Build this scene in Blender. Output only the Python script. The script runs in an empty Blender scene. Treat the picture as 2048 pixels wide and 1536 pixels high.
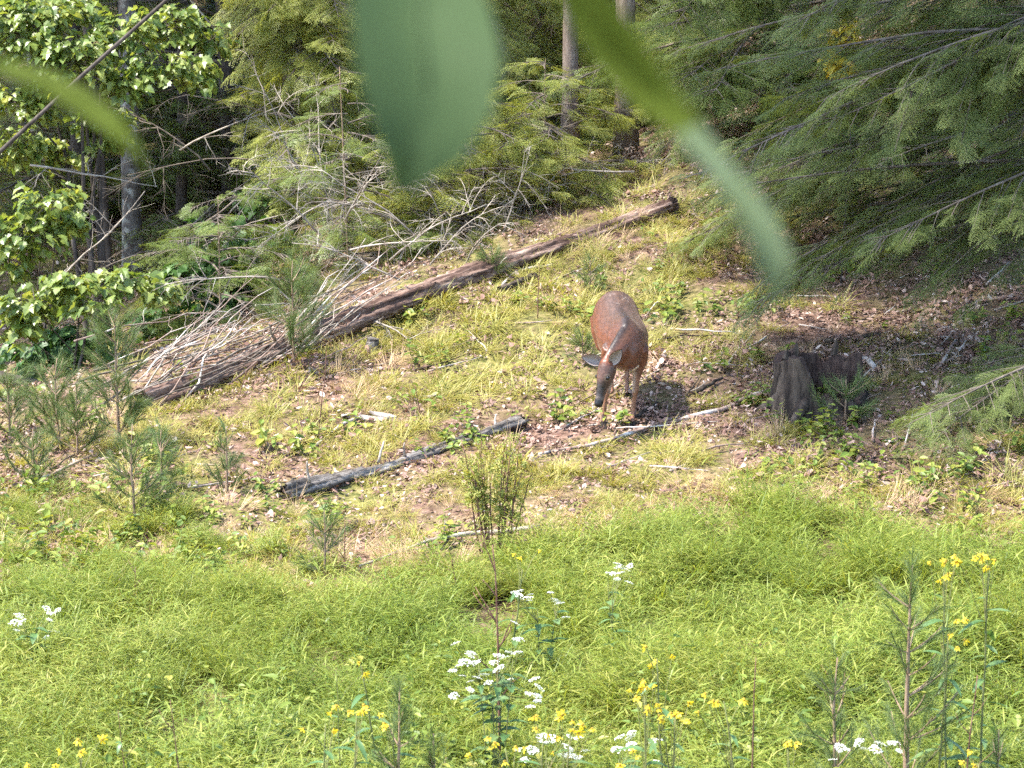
import bpy, bmesh, math, random
import numpy as np
from mathutils import Vector, Matrix, Euler
R = math.radians
rng = random.Random(7)
nrg = np.random.default_rng(11)
S = bpy.context.scene
COL = S.collection

# ------------------------------------------------------------------ camera
CAMZ, PITCH, FPX = 4.7, R(11.0), 2048 * 100 / 36
cd = bpy.data.cameras.new('camera')
cam = bpy.data.objects.new('camera', cd); COL.objects.link(cam)
cam.location = (0, 0, CAMZ); cam.rotation_euler = (R(90) - PITCH, 0, 0)
cd.lens = 100; cd.sensor_width = 36; cd.clip_start = 0.05; cd.clip_end = 2000
cd.dof.use_dof = True; cd.dof.focus_distance = 21.0; cd.dof.aperture_fstop = 8.0
S.camera = cam
# ------------------------------------------------------------------ sky and sun
SUN_EL, SUN_AZ = 60.0, -97.0      # azimuth from +Y (away from camera), negative = left of picture
w = bpy.data.worlds.new('World'); S.world = w; w.use_nodes = True
wn = w.node_tree.nodes; bg = wn['Background']
sky = wn.new('ShaderNodeTexSky'); sky.sky_type = 'NISHITA'; sky.sun_disc = False
sky.sun_elevation = R(SUN_EL); sky.sun_rotation = R(SUN_AZ)
w.node_tree.links.new(sky.outputs[0], bg.inputs[0]); bg.inputs[1].default_value = 0.15; w.cycles.sampling_method = 'NONE'
sd = bpy.data.lights.new('sun', 'SUN'); sd.energy = 3.4; sd.angle = R(2.5); sd.color = (1, .955, .87)
sun = bpy.data.objects.new('sun', sd); COL.objects.link(sun)
az = R(SUN_AZ); el = R(SUN_EL)
sdir = Vector((math.sin(az) * math.cos(el), math.cos(az) * math.cos(el), math.sin(el)))
sun.rotation_euler = sdir.to_track_quat('Z', 'Y').to_euler(); sun.location = sdir * 60
S.view_settings.view_transform = 'Standard'; S.view_settings.look = 'None'
S.view_settings.exposure = 2.36; S.view_settings.gamma = 1
S.view_settings.use_curve_mapping = False
S.render.engine = 'CYCLES'
S.cycles.max_bounces = 4; S.cycles.diffuse_bounces = 2; S.cycles.use_light_tree = False; S.cycles.glossy_bounces = 1; S.cycles.transmission_bounces = 3; S.cycles.transparent_max_bounces = 2
S.cycles.use_adaptive_sampling = True; S.cycles.adaptive_threshold = 0.03; S.cycles.use_denoising = False
S.cycles.sample_clamp_indirect = 4

# ------------------------------------------------------------------ terrain function and pixel helpers
def lin(a, b, x): return np.clip((x - a) / (b - a), 0, 1)
def soft(x, k): return np.log1p(np.exp(np.clip(x / k, -40, 40))) * k
_ys = np.linspace(-400, 900, 26001)
_sl = .015 + .075 * lin(17.2, 19, _ys) + .13 * lin(20, 26, _ys) + .13 * lin(25, 31, _ys) - .17 * lin(40, 80, _ys) - .17 * lin(140, 300, _ys)
_sl[_ys < 8] = 0.0
_zz = np.cumsum(_sl) * (_ys[1] - _ys[0]); _zz -= np.interp(14, _ys, _zz)
LA, LB = np.array((-2.92, 21.85)), np.array((1.50, 26.15))       # ground line of the big fallen log
_ld = (LB - LA) / np.linalg.norm(LB - LA); _ln = np.array((-_ld[1], _ld[0]))
def gz(x, y):
    x = np.asarray(x, float); y = np.asarray(y, float)
    z = np.interp(y, _ys, _zz)
    z = z + .055 * np.clip(x, -9, 12) * lin(17.5, 22, y)                                     # hill falls to the left
    q = (x - LA[0]) * _ln[0] + (y - LA[1]) * _ln[1]
    qq = soft(q - 1.0, .5)
    z = z - np.minimum(.42 * qq, 1.9 + .16 * qq) * lin(12, 22, y) * (1 - lin(45, 110, y) * .8)
    b = .05 * np.sin(x * 1.3 + 1) * np.sin(y * 1.1) + .03 * np.sin(x * 2.9 + y * 1.7) + .018 * np.sin(x * 5.3 - y * 4.1 + 2) + .012 * np.sin(x * 9.7 + y * 8.3)
    return z + b
def g1(x, y): return float(gz(x, y))
_F = Vector((0, math.cos(PITCH), -math.sin(PITCH))); _U = Vector((0, math.sin(PITCH), math.cos(PITCH)))
def ray(u, v): return (_F * FPX + Vector((1, 0, 0)) * (u - 1024) + _U * (768 - v)).normalized()
CAM = Vector((0, 0, CAMZ))
def P(u, v, d):
    r = ray(u, v); return CAM + r * (d / r.y)
def G(u, v):
    r = ray(u, v); ts = np.arange(9, 140, .05)
    z = CAMZ + r.z * ts; h = gz(r.x * ts, r.y * ts)
    k = np.argmax(z < h) if (z < h).any() else len(ts) - 1
    t = ts[k]
    p = CAM + r * t; return Vector((p.x, p.y, g1(p.x, p.y)))
def uv(x, y, z):
    x = np.asarray(x, float); y = np.asarray(y, float); dz = np.asarray(z, float) - CAMZ
    f = y * _F.y + dz * _F.z; up = y * _U.y + dz * _U.z
    return 1024 + FPX * x / f, 768 - FPX * up / f
def ppm(d): return FPX / d
def depth_for(v, h):                       # where a point h above the meadow shows on row v
    ph = PITCH + math.atan((v - 768) / FPX); return (CAMZ - h) / math.tan(ph)

# ------------------------------------------------------------------ object helpers
def tag(o, label=None, cat=None, group=None, kind=None):
    if label: o['label'] = label
    if cat: o['category'] = cat
    if group: o['group'] = group
    if kind: o['kind'] = kind
    return o
def link(o, parent=None):
    COL.objects.link(o)
    if parent is not None: o.parent = parent
    return o
def empty(name, loc=(0, 0, 0), rz=0):
    o = bpy.data.objects.new(name, None); o.location = loc; o.rotation_euler = (0, 0, rz); o.empty_display_size = .1
    return link(o)
class MB:
    def __init__(s): s.v = []; s.f = []
    def tube(s, pts, rad, n=6, cap=True):
        pts = [Vector(p) for p in pts]; base = len(s.v); m = len(pts)
        t0 = (pts[1] - pts[0]).normalized()
        a = t0.orthogonal().normalized()
        for i, p in enumerate(pts):
            t = (pts[min(i + 1, m - 1)] - pts[max(i - 1, 0)])
            t = t.normalized() if t.length > 1e-9 else t0
            a = (a - t * a.dot(t)); a = a.normalized() if a.length > 1e-6 else t.orthogonal().normalized()
            b = t.cross(a); r = rad[i]
            for k in range(n):
                an = 2 * math.pi * k / n; s.v.append(p + a * (math.cos(an) * r) + b * (math.sin(an) * r))
        for i in range(m - 1):
            for k in range(n):
                k2 = (k + 1) % n
                s.f.append((base + i * n + k, base + i * n + k2, base + (i + 1) * n + k2, base + (i + 1) * n + k))
        if cap:
            s.f.append(tuple(base + k for k in reversed(range(n)))); s.f.append(tuple(base + (m - 1) * n + k for k in range(n)))
    def blade(s, p, d, up, L, wd, bend=.3, seg=2, tip=True):
        """narrow arching leaf from p along d, bending down"""
        p = Vector(p); d = Vector(d).normalized(); side = d.cross(Vector(up))
        side = side.normalized() if side.length > 1e-6 else d.orthogonal().normalized()
        base = len(s.v); q = p.copy()
        for i in range(seg + 1):
            t = i / seg
            ww = wd * (.5 if i == 0 else (1 if t < .75 else .65)) * .5
            if i == seg and tip: s.v.append(q.copy())
            else: s.v.append(q - side * ww); s.v.append(q + side * ww)
            d = (d + Vector((0, 0, -bend / seg))).normalized(); q = q + d * (L / seg)
        for i in range(seg):
            a = base + 2 * i
            if i == seg - 1 and tip: s.f.append((a, a + 1, a + 2))
            else: s.f.append((a, a + 1, a + 3, a + 2))
    def poly(s, pts):
        b = len(s.v); s.v += [Vector(p) for p in pts]; s.f.append(tuple(range(b, b + len(pts))))
    def add(s, vs, fs):
        b = len(s.v); s.v += [Vector(v) for v in vs]; s.f += [tuple(i + b for i in f) for f in fs]
    def mesh(s, name, m, smooth=False):
        me = bpy.data.meshes.new(name); me.from_pydata([tuple(v) for v in s.v], [], s.f)
        if m is not None:
            for mm in (m if isinstance(m, (list, tuple)) else [m]): me.materials.append(mm)
        if smooth: me.polygons.foreach_set('use_smooth', [True] * len(me.polygons))
        me.update(); return me
    def build(s, name, m, parent=None, smooth=False, loc=None):
        o = bpy.data.objects.new(name, s.mesh(name, m, smooth))
        if loc is not None: o.location = loc
        return link(o, parent)
def inst(me, name, parent=None, loc=(0, 0, 0), rot=(0, 0, 0), sc=1):
    o = bpy.data.objects.new(name, me); o.location = loc; o.rotation_euler = rot
    o.scale = sc if isinstance(sc, (tuple, list)) else (sc, sc, sc)
    return link(o, parent)
# geometry-node scatter: instances of small meshes on points
_gn = {}
def gn_group(key, meshes):
    if key in _gn: return _gn[key]
    ng = bpy.data.node_groups.new('scatter_' + key, 'GeometryNodeTree')
    ng.interface.new_socket('Geometry', in_out='INPUT', socket_type='NodeSocketGeometry')
    ng.interface.new_socket('Geometry', in_out='OUTPUT', socket_type='NodeSocketGeometry')
    N = ng.nodes; L = ng.links
    gi = N.new('NodeGroupInput'); go = N.new('NodeGroupOutput')
    g2i = N.new('GeometryNodeGeometryToInstance')
    objs = [bpy.data.objects.new('source_' + key, me) for me in meshes]
    for o in reversed(objs):
        oi = N.new('GeometryNodeObjectInfo'); oi.inputs['Object'].default_value = o
        oi.inputs['As Instance'].default_value = False
        L.new(oi.outputs['Geometry'], g2i.inputs[0])
    iop = N.new('GeometryNodeInstanceOnPoints'); iop.inputs['Pick Instance'].default_value = True
    def na(nm, ty):
        n = N.new('GeometryNodeInputNamedAttribute'); n.data_type = ty; n.inputs['Name'].default_value = nm; return n.outputs['Attribute']
    L.new(gi.outputs[0], iop.inputs['Points']); L.new(g2i.outputs[0], iop.inputs['Instance'])
    L.new(na('idx', 'INT'), iop.inputs['Instance Index'])
    e2r = N.new('FunctionNodeEulerToRotation'); L.new(na('rot', 'FLOAT_VECTOR'), e2r.inputs[0])
    L.new(e2r.outputs[0], iop.inputs['Rotation']); L.new(na('scl', 'FLOAT'), iop.inputs['Scale'])
    L.new(iop.outputs[0], go.inputs[0])
    _gn[key] = (ng, len(meshes)); return _gn[key]
def scatter(name, key, pts, rot, scl, mat=None, parent=None, idx=None):
    ng, n = _gn[key]
    pts = np.asarray(pts, np.float32).reshape(-1, 3); N = len(pts)
    me = bpy.data.meshes.new(name); me.vertices.add(N); me.vertices.foreach_set('co', pts.ravel())
    a = me.attributes.new('rot', 'FLOAT_VECTOR', 'POINT'); a.data.foreach_set('vector', np.asarray(rot, np.float32).ravel())
    a = me.attributes.new('scl', 'FLOAT', 'POINT'); a.data.foreach_set('value', np.asarray(scl, np.float32).ravel())
    a = me.attributes.new('idx', 'INT', 'POINT')
    a.data.foreach_set('value', (nrg.integers(0, n, N) if idx is None else np.asarray(idx)).astype(np.int32))
    if mat: me.materials.append(mat)
    o = bpy.data.objects.new(name, me); link(o, parent)
    md = o.modifiers.new('scatter', 'NODES'); md.node_group = ng
    o['kind'] = 'stuff'; return o
def aim(d, roll=0):
    """euler turning +X onto d, +Z as far up as can be"""
    d = Vector(d).normalized(); up = Vector((0, 0, 1))
    y = up.cross(d); y = y.normalized() if y.length > 1e-4 else Vector((0, 1, 0))
    z = d.cross(y); m = Matrix((d, y, z)).transposed()
    if roll: m = m @ Matrix.Rotation(roll, 3, 'X')
    return m.to_euler()

# ------------------------------------------------------------------ materials
def newmat(name):
    m = bpy.data.materials.new(name); m.use_nodes = True
    N = m.node_tree.nodes; L = m.node_tree.links; b = N['Principled BSDF']; return m, N, L, b
def ramp(N, cols, lo=0., hi=1.):
    r = N.new('ShaderNodeValToRGB'); e = r.color_ramp.elements
    while len(e) < len(cols): e.new(.5)
    for i, c in enumerate(cols): e[i].position = lo + (hi - lo) * i / max(1, len(cols) - 1); e[i].color = (*c, 1)
    return r
def leaf_mat(name, cols, trans=.35, rough=.5, warm=(1.25, 1.15, .55), spec=.35, nscale=1.2):
    m, N, L, b = newmat(name)
    ge = N.new('ShaderNodeNewGeometry'); oi = N.new('ShaderNodeObjectInfo')
    ad = N.new('ShaderNodeMath'); ad.operation = 'ADD'; L.new(ge.outputs['Random Per Island'], ad.inputs[0]); L.new(oi.outputs['Random'], ad.inputs[1])
    fr = N.new('ShaderNodeMath'); fr.operation = 'FRACT'; L.new(ad.outputs[0], fr.inputs[0])
    nt = N.new('ShaderNodeTexNoise'); nt.inputs['Scale'].default_value = nscale; L.new(ge.outputs['Position'], nt.inputs['Vector'])
    mx = N.new('ShaderNodeMix'); mx.inputs[0].default_value = .45; L.new(fr.outputs[0], mx.inputs[2]); L.new(nt.outputs[0], mx.inputs[3])
    rp = ramp(N, cols, .15, .85); L.new(mx.outputs[0], rp.inputs[0])
    L.new(rp.outputs[0], b.inputs['Base Color']); b.inputs['Roughness'].default_value = rough; b.inputs['Specular IOR Level'].default_value = spec
    tr = N.new('ShaderNodeBsdfTranslucent'); mul = N.new('ShaderNodeMix'); mul.data_type = 'RGBA'; mul.blend_type = 'MULTIPLY'; mul.inputs[0].default_value = 1
    L.new(rp.outputs[0], mul.inputs[6]); mul.inputs[7].default_value = (*warm, 1); L.new(mul.outputs[2], tr.inputs[0])
    ms = N.new('ShaderNodeMixShader'); ms.inputs[0].default_value = trans
    L.new(b.outputs[0], ms.inputs[1]); L.new(tr.outputs[0], ms.inputs[2]); L.new(ms.outputs[0], N['Material Output'].inputs[0])
    return m
def bark_mat(name, cols, scale=6, stretch=(1, 1, 1), rough=.9, bump=.6, coord='Object', blotch=None, bscale=4):
    m, N, L, b = newmat(name)
    tc = N.new('ShaderNodeTexCoord'); mp = N.new('ShaderNodeMapping'); mp.inputs['Scale'].default_value = stretch
    L.new(tc.outputs[coord], mp.inputs[0])
    nt = N.new('ShaderNodeTexNoise'); nt.inputs['Scale'].default_value = scale; nt.inputs['Detail'].default_value = 6; nt.inputs['Roughness'].default_value = .65
    L.new(mp.outputs[0], nt.inputs['Vector']); rp = ramp(N, cols, .3, .72); L.new(nt.outputs[0], rp.inputs[0])
    out = rp.outputs[0]
    if blotch:
        n2 = N.new('ShaderNodeTexNoise'); n2.inputs['Scale'].default_value = bscale; n2.inputs['Detail'].default_value = 5; L.new(tc.outputs[coord], n2.inputs['Vector'])
        r2 = ramp(N, [(0, 0, 0), (1, 1, 1)], .5, .62); L.new(n2.outputs[0], r2.inputs[0])
        mx = N.new('ShaderNodeMix'); mx.data_type = 'RGBA'; L.new(r2.outputs[0], mx.inputs[0]); L.new(out, mx.inputs[6]); mx.inputs[7].default_value = (*blotch, 1); out = mx.outputs[2]
    L.new(out, b.inputs['Base Color']); b.inputs['Roughness'].default_value = rough; b.inputs['Specular IOR Level'].default_value = .2
    bp = N.new('ShaderNodeBump'); bp.inputs['Strength'].default_value = bump; bp.inputs['Distance'].default_value = .02
    L.new(nt.outputs[0], bp.inputs['Height']); L.new(bp.outputs[0], b.inputs['Normal'])
    return m
M = {}
M['meadow'] = leaf_mat('meadow_grass', [(.075, .125, .016), (.155, .205, .03), (.23, .27, .05), (.34, .325, .085)], .42, nscale=.55)
M['slope'] = leaf_mat('slope_grass', [(.13, .145, .022), (.22, .215, .038), (.30, .265, .065), (.38, .30, .11)], .35)
M['dry'] = leaf_mat('dry_grass', [(.24, .15, .085), (.40, .27, .15), (.50, .36, .2), (.34, .21, .12)], .25, warm=(1.1, 1, .8))
M['litter'] = leaf_mat('leaf_litter', [(.04, .02, .014), (.11, .055, .038), (.26, .155, .115), (.14, .072, .05), (.34, .235, .185), (.58, .48, .41)], .12, warm=(1, .9, .8), rough=.6, nscale=6)
M['weed'] = leaf_mat('ground_weed', [(.06, .105, .018), (.11, .165, .025), (.20, .24, .04), (.30, .27, .05)], .35)
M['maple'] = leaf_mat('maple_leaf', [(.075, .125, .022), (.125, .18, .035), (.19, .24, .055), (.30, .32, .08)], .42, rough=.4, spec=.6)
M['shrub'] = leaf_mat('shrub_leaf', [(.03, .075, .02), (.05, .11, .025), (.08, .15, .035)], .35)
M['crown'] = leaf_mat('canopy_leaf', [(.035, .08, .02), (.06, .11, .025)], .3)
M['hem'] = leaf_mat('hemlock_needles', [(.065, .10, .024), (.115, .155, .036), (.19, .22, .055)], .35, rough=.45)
M['hem_y'] = leaf_mat('hemlock_needles_sun_tint', [(.14, .185, .04), (.24, .265, .06), (.36, .35, .10)], .42, rough=.45)  # paler, yellower copy of the needles with sunlight put into the colour
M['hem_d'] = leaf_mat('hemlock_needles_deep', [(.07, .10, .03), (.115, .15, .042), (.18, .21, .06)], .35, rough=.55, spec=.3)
M['pine'] = leaf_mat('pine_needles', [(.075, .115, .035), (.12, .165, .055), (.18, .215, .08)], .3, rough=.5, warm=(1.1, 1.1, .7), spec=.25)
M['wleaf'] = leaf_mat('wildflower_leaf', [(.045, .10, .035), (.08, .15, .05), (.13, .19, .07)], .3, rough=.4)
M['petal'] = leaf_mat('yellow_petal', [(.8, .55, .02), (.88, .66, .035), (.85, .6, .03)], .35, warm=(1, 1, .6))
M['disc'] = bark_mat('flower_disc', [(.25, .16, .02), (.4, .28, .04)], 40)
M['white'] = leaf_mat('white_floret', [(.7, .7, .64), (.8, .8, .76)], .25, warm=(1, 1, .9))
M['yleaf'] = leaf_mat('tired_leaf', [(.17, .20, .04), (.27, .28, .06), (.36, .32, .09)], .38)
M['twig'] = bark_mat('dead_twig', [(.11, .085, .07), (.26, .22, .18), (.42, .37, .32)], 9, rough=.85)
M['twigd'] = bark_mat('dark_twig', [(.05, .04, .032), (.12, .095, .075), (.2, .165, .13)], 9)
M['stick'] = bark_mat('fallen_stick', [(.10, .065, .05), (.24, .17, .135), (.42, .34, .29)], 7, blotch=(.5, .46, .41))
M['logb'] = bark_mat('fallen_log_bark', [(.018, .010, .008), (.075, .043, .032), (.20, .135, .105), (.44, .34, .275)], 10, (.2, 2.4, 2.4), bump=1.0)
M['grey'] = bark_mat('weathered_wood', [(.014, .012, .010), (.06, .05, .043), (.17, .15, .133), (.42, .39, .36)], 6, (.25, 4.5, 4.5), bump=1.0)
M['stump'] = bark_mat('rotten_stump_bark', [(.010, .0075, .006), (.03, .022, .017), (.075, .057, .043), (.125, .098, .075)], 6, (2.2, 2.2, .5), bump=1.0)
M['rot'] = bark_mat('rotten_heartwood', [(.02, .012, .01), (.055, .035, .028), (.11, .075, .055)], 9, (2, 2, .5), bump=1.0)
M['trunkg'] = bark_mat('grey_trunk_bark', [(.035, .029, .025), (.085, .074, .065), (.15, .135, .12)], 7, (1.6, 1.6, .6), blotch=(.24, .24, .21), bscale=9)
M['trunkd'] = bark_mat('dark_trunk_bark', [(.025, .02, .017), (.06, .048, .04), (.12, .10, .085)], 7, (1.6, 1.6, .5))
M['trunkb'] = bark_mat('brown_trunk_bark', [(.08, .055, .042), (.19, .14, .11), (.33, .26, .21)], 6, (2, 2, .5))
M['stem'] = bark_mat('green_stem', [(.07, .08, .03), (.13, .14, .05), (.18, .14, .07)], 12, bump=.2)
M['rstem'] = bark_mat('reddish_dry_stem', [(.06, .03, .022), (.13, .065, .045), (.22, .13, .09)], 12, bump=.2)
M['pstem'] = bark_mat('pine_stem', [(.12, .08, .05), (.22, .15, .10), (.30, .22, .15)], 12, bump=.3)
M['paleroot'] = bark_mat('bleached_wood', [(.16, .125, .10), (.34, .29, .25), (.52, .47, .42)], 9, (1, 1, 1))
def ground_mat():
    m, N, L, b = newmat('forest_floor')
    ge = N.new('ShaderNodeNewGeometry')
    def noise(s, d=8, r=.6):
        n = N.new('ShaderNodeTexNoise'); n.inputs['Scale'].default_value = s; n.inputs['Detail'].default_value = d; n.inputs['Roughness'].default_value = r
        L.new(ge.outputs['Position'], n.inputs['Vector']); return n
    n1 = noise(14); r1 = ramp(N, [(.035, .02, .014), (.10, .06, .043), (.19, .12, .09), (.32, .24, .19)], .3, .75); L.new(n1.outputs[0], r1.inputs[0])
    n2 = noise(.7, 4); r2 = ramp(N, [(0, 0, 0), (1, 1, 1)], .42, .6); L.new(n2.outputs[0], r2.inputs[0])
    n3 = noise(20, 6); r3 = ramp(N, [(.06, .065, .018), (.13, .12, .04), (.24, .19, .085)], .35, .7); L.new(n3.outputs[0], r3.inputs[0])
    mx = N.new('ShaderNodeMix'); mx.data_type = 'RGBA'; L.new(r2.outputs[0], mx.inputs[0]); L.new(r1.outputs[0], mx.inputs[6]); L.new(r3.outputs[0], mx.inputs[7])
    L.new(mx.outputs[2], b.inputs['Base Color']); b.inputs['Roughness'].default_value = .95; b.inputs['Specular IOR Level'].default_value = .1
    bp = N.new('ShaderNodeBump'); bp.inputs['Strength'].default_value = 1; bp.inputs['Distance'].default_value = .03; L.new(n1.outputs[0], bp.inputs['Height']); L.new(bp.outputs[0], b.inputs['Normal'])
    return m
M['ground'] = ground_mat()

# ------------------------------------------------------------------ ground sheet
def axis(lo, a, b, hi, step, nout):
    core = np.arange(a, b + 1e-6, step)
    t = np.linspace(0, 1, nout + 1)[1:] ** 2.2
    return np.concatenate([(a - (a - lo) * t)[::-1], core, b + (hi - b) * t])
gx = axis(-400, -9, 9, 400, .11, 30); gy = axis(-300, 12, 34, 800, .11, 45)
X, Y = np.meshgrid(gx, gy); Z = gz(X, Y)
nx, ny = len(gx), len(gy)
me = bpy.data.meshes.new('ground'); me.vertices.add(nx * ny)
me.vertices.foreach_set('co', np.stack([X, Y, Z], -1).astype(np.float32).ravel())
i = np.arange((nx - 1) * (ny - 1)); r_, c_ = i // (nx - 1), i % (nx - 1); a = r_ * nx + c_
quads = np.stack([a, a + 1, a + nx + 1, a + nx], -1).astype(np.int32)
me.loops.add(quads.size); me.loops.foreach_set('vertex_index', quads.ravel())
me.polygons.add(len(quads)); me.polygons.foreach_set('loop_start', np.arange(0, quads.size, 4, dtype=np.int32))
me.polygons.foreach_set('use_smooth', np.ones(len(quads), bool)); me.update(calc_edges=True); me.materials.append(M['ground'])
tag(link(bpy.data.objects.new('ground', me)), 'sloping forest floor of soil and leaf litter', 'ground', kind='structure')

# ------------------------------------------------------------------ small source meshes for the scatters
def rv(s=1): return Vector((rng.uniform(-s, s), rng.uniform(-s, s), rng.uniform(-s, s)))
def meadow_tuft():
    b = MB()
    for _ in range(14):
        an = rng.uniform(0, 6.28); r0 = rng.uniform(0, .09)
        p = Vector((math.cos(an) * r0, math.sin(an) * r0, 0)); an2 = rng.uniform(0, 6.28); ln = rng.uniform(.05, .6)
        d = Vector((math.cos(an2) * ln, math.sin(an2) * ln, 1)).normalized(); H = rng.uniform(.16, .40); n = 6
        side = d.cross(Vector((math.sin(an2), -math.cos(an2), .2))).normalized()
        q = p.copy(); stem = [q.copy()]
        for k in range(n):
            d = (d + Vector((math.cos(an2) * .10, math.sin(an2) * .10, -.05))).normalized(); q = q + d * (H / n); stem.append(q.copy())
            if k >= 1:
                la = an2 + rng.uniform(-1.7, 1.7) + (math.pi * (k % 2))
                ld = Vector((math.cos(la), math.sin(la), rng.uniform(.1, .7)))
                b.blade(q, ld, (0, 0, 1), rng.uniform(.05, .11), rng.uniform(.0035, .0065), rng.uniform(.2, .9), 2)
        for k in range(n):
            b.poly([stem[k] - side * .0011, stem[k] + side * .0011, stem[k + 1] + side * .0009, stem[k + 1] - side * .0009])
    for _ in range(26):
        an = rng.uniform(0, 6.28)
        b.blade((math.cos(an) * .04, math.sin(an) * .04, 0), (math.cos(an), math.sin(an), rng.uniform(1, 2.6)), (0, 0, 1), rng.uniform(.15, .33), .005, rng.uniform(.5, 1.5), 3)
    return b.mesh('meadow_tuft', M['meadow'])
def blade_tuft(n, l0, l1, wd, lean, m, flat=None, bend=(.4, 1.4), spread=.05):
    b = MB()
    for _ in range(n):
        an = rng.uniform(0, 6.28); r0 = rng.uniform(0, spread)
        d = Vector((math.cos(an) * lean, math.sin(an) * lean, rng.uniform(.5, 1.2)))
        if flat: d = d * .5 + Vector(flat) + rv(.25)
        b.blade((math.cos(an) * r0, math.sin(an) * r0, 0), d, (0, 0, 1), rng.uniform(l0, l1), wd * rng.uniform(.7, 1.2), rng.uniform(*bend), 2)
    return b.mesh('grass_tuft', m)
LEAFOUT = [(0, 0), (.18, .2), (.45, .27), (.75, .18), (1, 0), (.75, -.18), (.45, -.27), (.18, -.2)]
def litter_clump(n=26):
    b = MB()
    for _ in range(n):
        c = Vector((rng.uniform(-.16, .16), rng.uniform(-.16, .16), rng.uniform(.002, .03))); L = rng.uniform(.018, .058)
        e = Euler((rng.gauss(0, .45), rng.gauss(0, .45), rng.uniform(0, 6.28))).to_matrix(); cu = rng.uniform(-1.2, 1.8); ww = rng.uniform(.45, 1.3)
        pt = [c + e @ Vector(((x - .5) * L, y * L * ww, (y * y * 2.2 + (x - .5) ** 2) * cu * L)) for x, y in LEAFOUT]
        b.poly([pt[0], pt[1], pt[2], pt[3], pt[4]]); k = len(b.v); b.v += [pt[5], pt[6], pt[7]]; b.f.append((k - 5, k - 1, k, k + 1, k + 2))
    return b.mesh('litter_clump', M['litter'])
def weed(n=9, H=.2, m='weed', L0=.035, L1=.07):
    b = MB()
    for s_ in range(3):
        a0 = rng.uniform(0, 6.28); d = Vector((math.cos(a0) * .35, math.sin(a0) * .35, 1)); p0 = Vector((math.cos(a0) * .03, math.sin(a0) * .03, 0)); hh = H * rng.uniform(.5, 1.1)
        b.tube([p0, p0 + d * hh * .5, p0 + d * hh], [.0018, .0015, .001], 3, False)
        for k in range(n):
            t = .25 + .75 * k / n; an = k * 2.4 + a0
            e = aim((math.cos(an), math.sin(an), rng.uniform(-.2, .5)), rng.uniform(-.4, .4)).to_matrix(); L = rng.uniform(L0, L1) * (1.1 - .3 * t); c = p0 + d * hh * t
            pt = [c + e @ Vector((x * L, y * L * 1.1, y * y * L * .6 - x * x * L * .35)) for x, y in LEAFOUT]
            b.poly(pt[:5]); kk = len(b.v); b.v += pt[5:]; b.f.append((kk - 5, kk - 1, kk, kk + 1, kk + 2))
    return b.mesh('weed', M[m])
def spray(m):
    """flat hemlock spray, 0.4 m long along +X, made of twiglets with needles"""
    b = MB(); L = .4; n = 24; bend = rng.uniform(.25, .6); yw = rng.uniform(-.12, .12)
    def axis_pt(t): return Vector((L * t, yw * L * t * t, -bend * L * t * t * .6))
    b.tube([axis_pt(t / 5) for t in range(6)], [.0028 - .0004 * t for t in range(6)], 3, False)
    def needles(p, d, ln, z):
        k = max(3, int(ln / .0105)); sd = d.cross(Vector((0, 0, 1))).normalized()
        for j in range(k):
            q = p + d * (ln * (j + .5) / k) + Vector((0, 0, -z * ((j / k) ** 2) * ln))
            for s_ in (-1, 1):
                nd = (sd * s_ * .9 + d * .45 + Vector((0, 0, rng.uniform(-.3, .25)))).normalized(); nl = rng.uniform(.011, .016) * (1 - .3 * j / k)
                wv = d * .0021
                b.v += [q - wv, q + wv, q + nd * nl]; kk = len(b.v); b.f.append((kk - 3, kk - 2, kk - 1))
    for i in range(n):
        t = .08 + .9 * i / n; p = axis_pt(t); s_ = 1 if i % 2 else -1
        ln = L * (.42 * math.sin(math.pi * min(1, (t * .85 + .22))) + .04) * rng.uniform(.7, 1.15)
        d = Vector((.72, s_ * .75, rng.uniform(-.25, .08))).normalized(); needles(p, d, ln, rng.uniform(.2, .7))
    needles(axis_pt(.85), Vector((1, 0, -.5)).normalized(), L * .2, .2)
    return b.mesh('hemlock_spray', m)
def pine_tuft():
    b = MB(); L = .09
    b.tube([(0, 0, 0), (L, 0, .004)], [.003, .002], 3, False)
    for k in range(64):
        t = rng.random(); an = rng.uniform(0, 6.28); op = rng.uniform(.35, .9) * (1.15 - .55 * t)
        d = Vector((1, math.cos(an) * op, math.sin(an) * op)); b.blade((L * t, 0, 0), d, rv(), rng.uniform(.065, .10), .0021, .15, 1)
    return b.mesh('pine_tuft', M['pine'])
MAPLE = [(0, 0), (.03, .20), (.16, .42), (.24, .28), (.42, .52), (.52, .26), (.66, .30), (1, 0)]
def maple_leaf(m, fold=.25):
    b = MB(); h = [(x - 0, y, abs(y) * fold - x * x * .25) for x, y in MAPLE]
    lo = [(x, -y, abs(y) * fold - x * x * .25) for x, y in MAPLE]
    b.v = [Vector(p) for p in h] + [Vector(p) for p in lo[1:-1]]
    up = [0, 1, 2, 3, 4, 5, 6, 7]; dn = [0] + list(range(8, 14)) + [7]
    c = len(b.v); b.v.append(Vector((.38, 0, -.03)))
    for s_, o in ((up, 1), (dn, -1)):
        for a_, b_ in zip(s_[:-1], s_[1:]): b.f.append((c, a_, b_) if o < 0 else (c, b_, a_))
    k = len(b.v); b.v += [Vector((0, .012, 0)), Vector((0, -.012, 0)), Vector((-.5, 0, .12))]; b.f.append((k, k + 1, k + 2))
    return b.mesh('maple_leaf', m)
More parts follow.
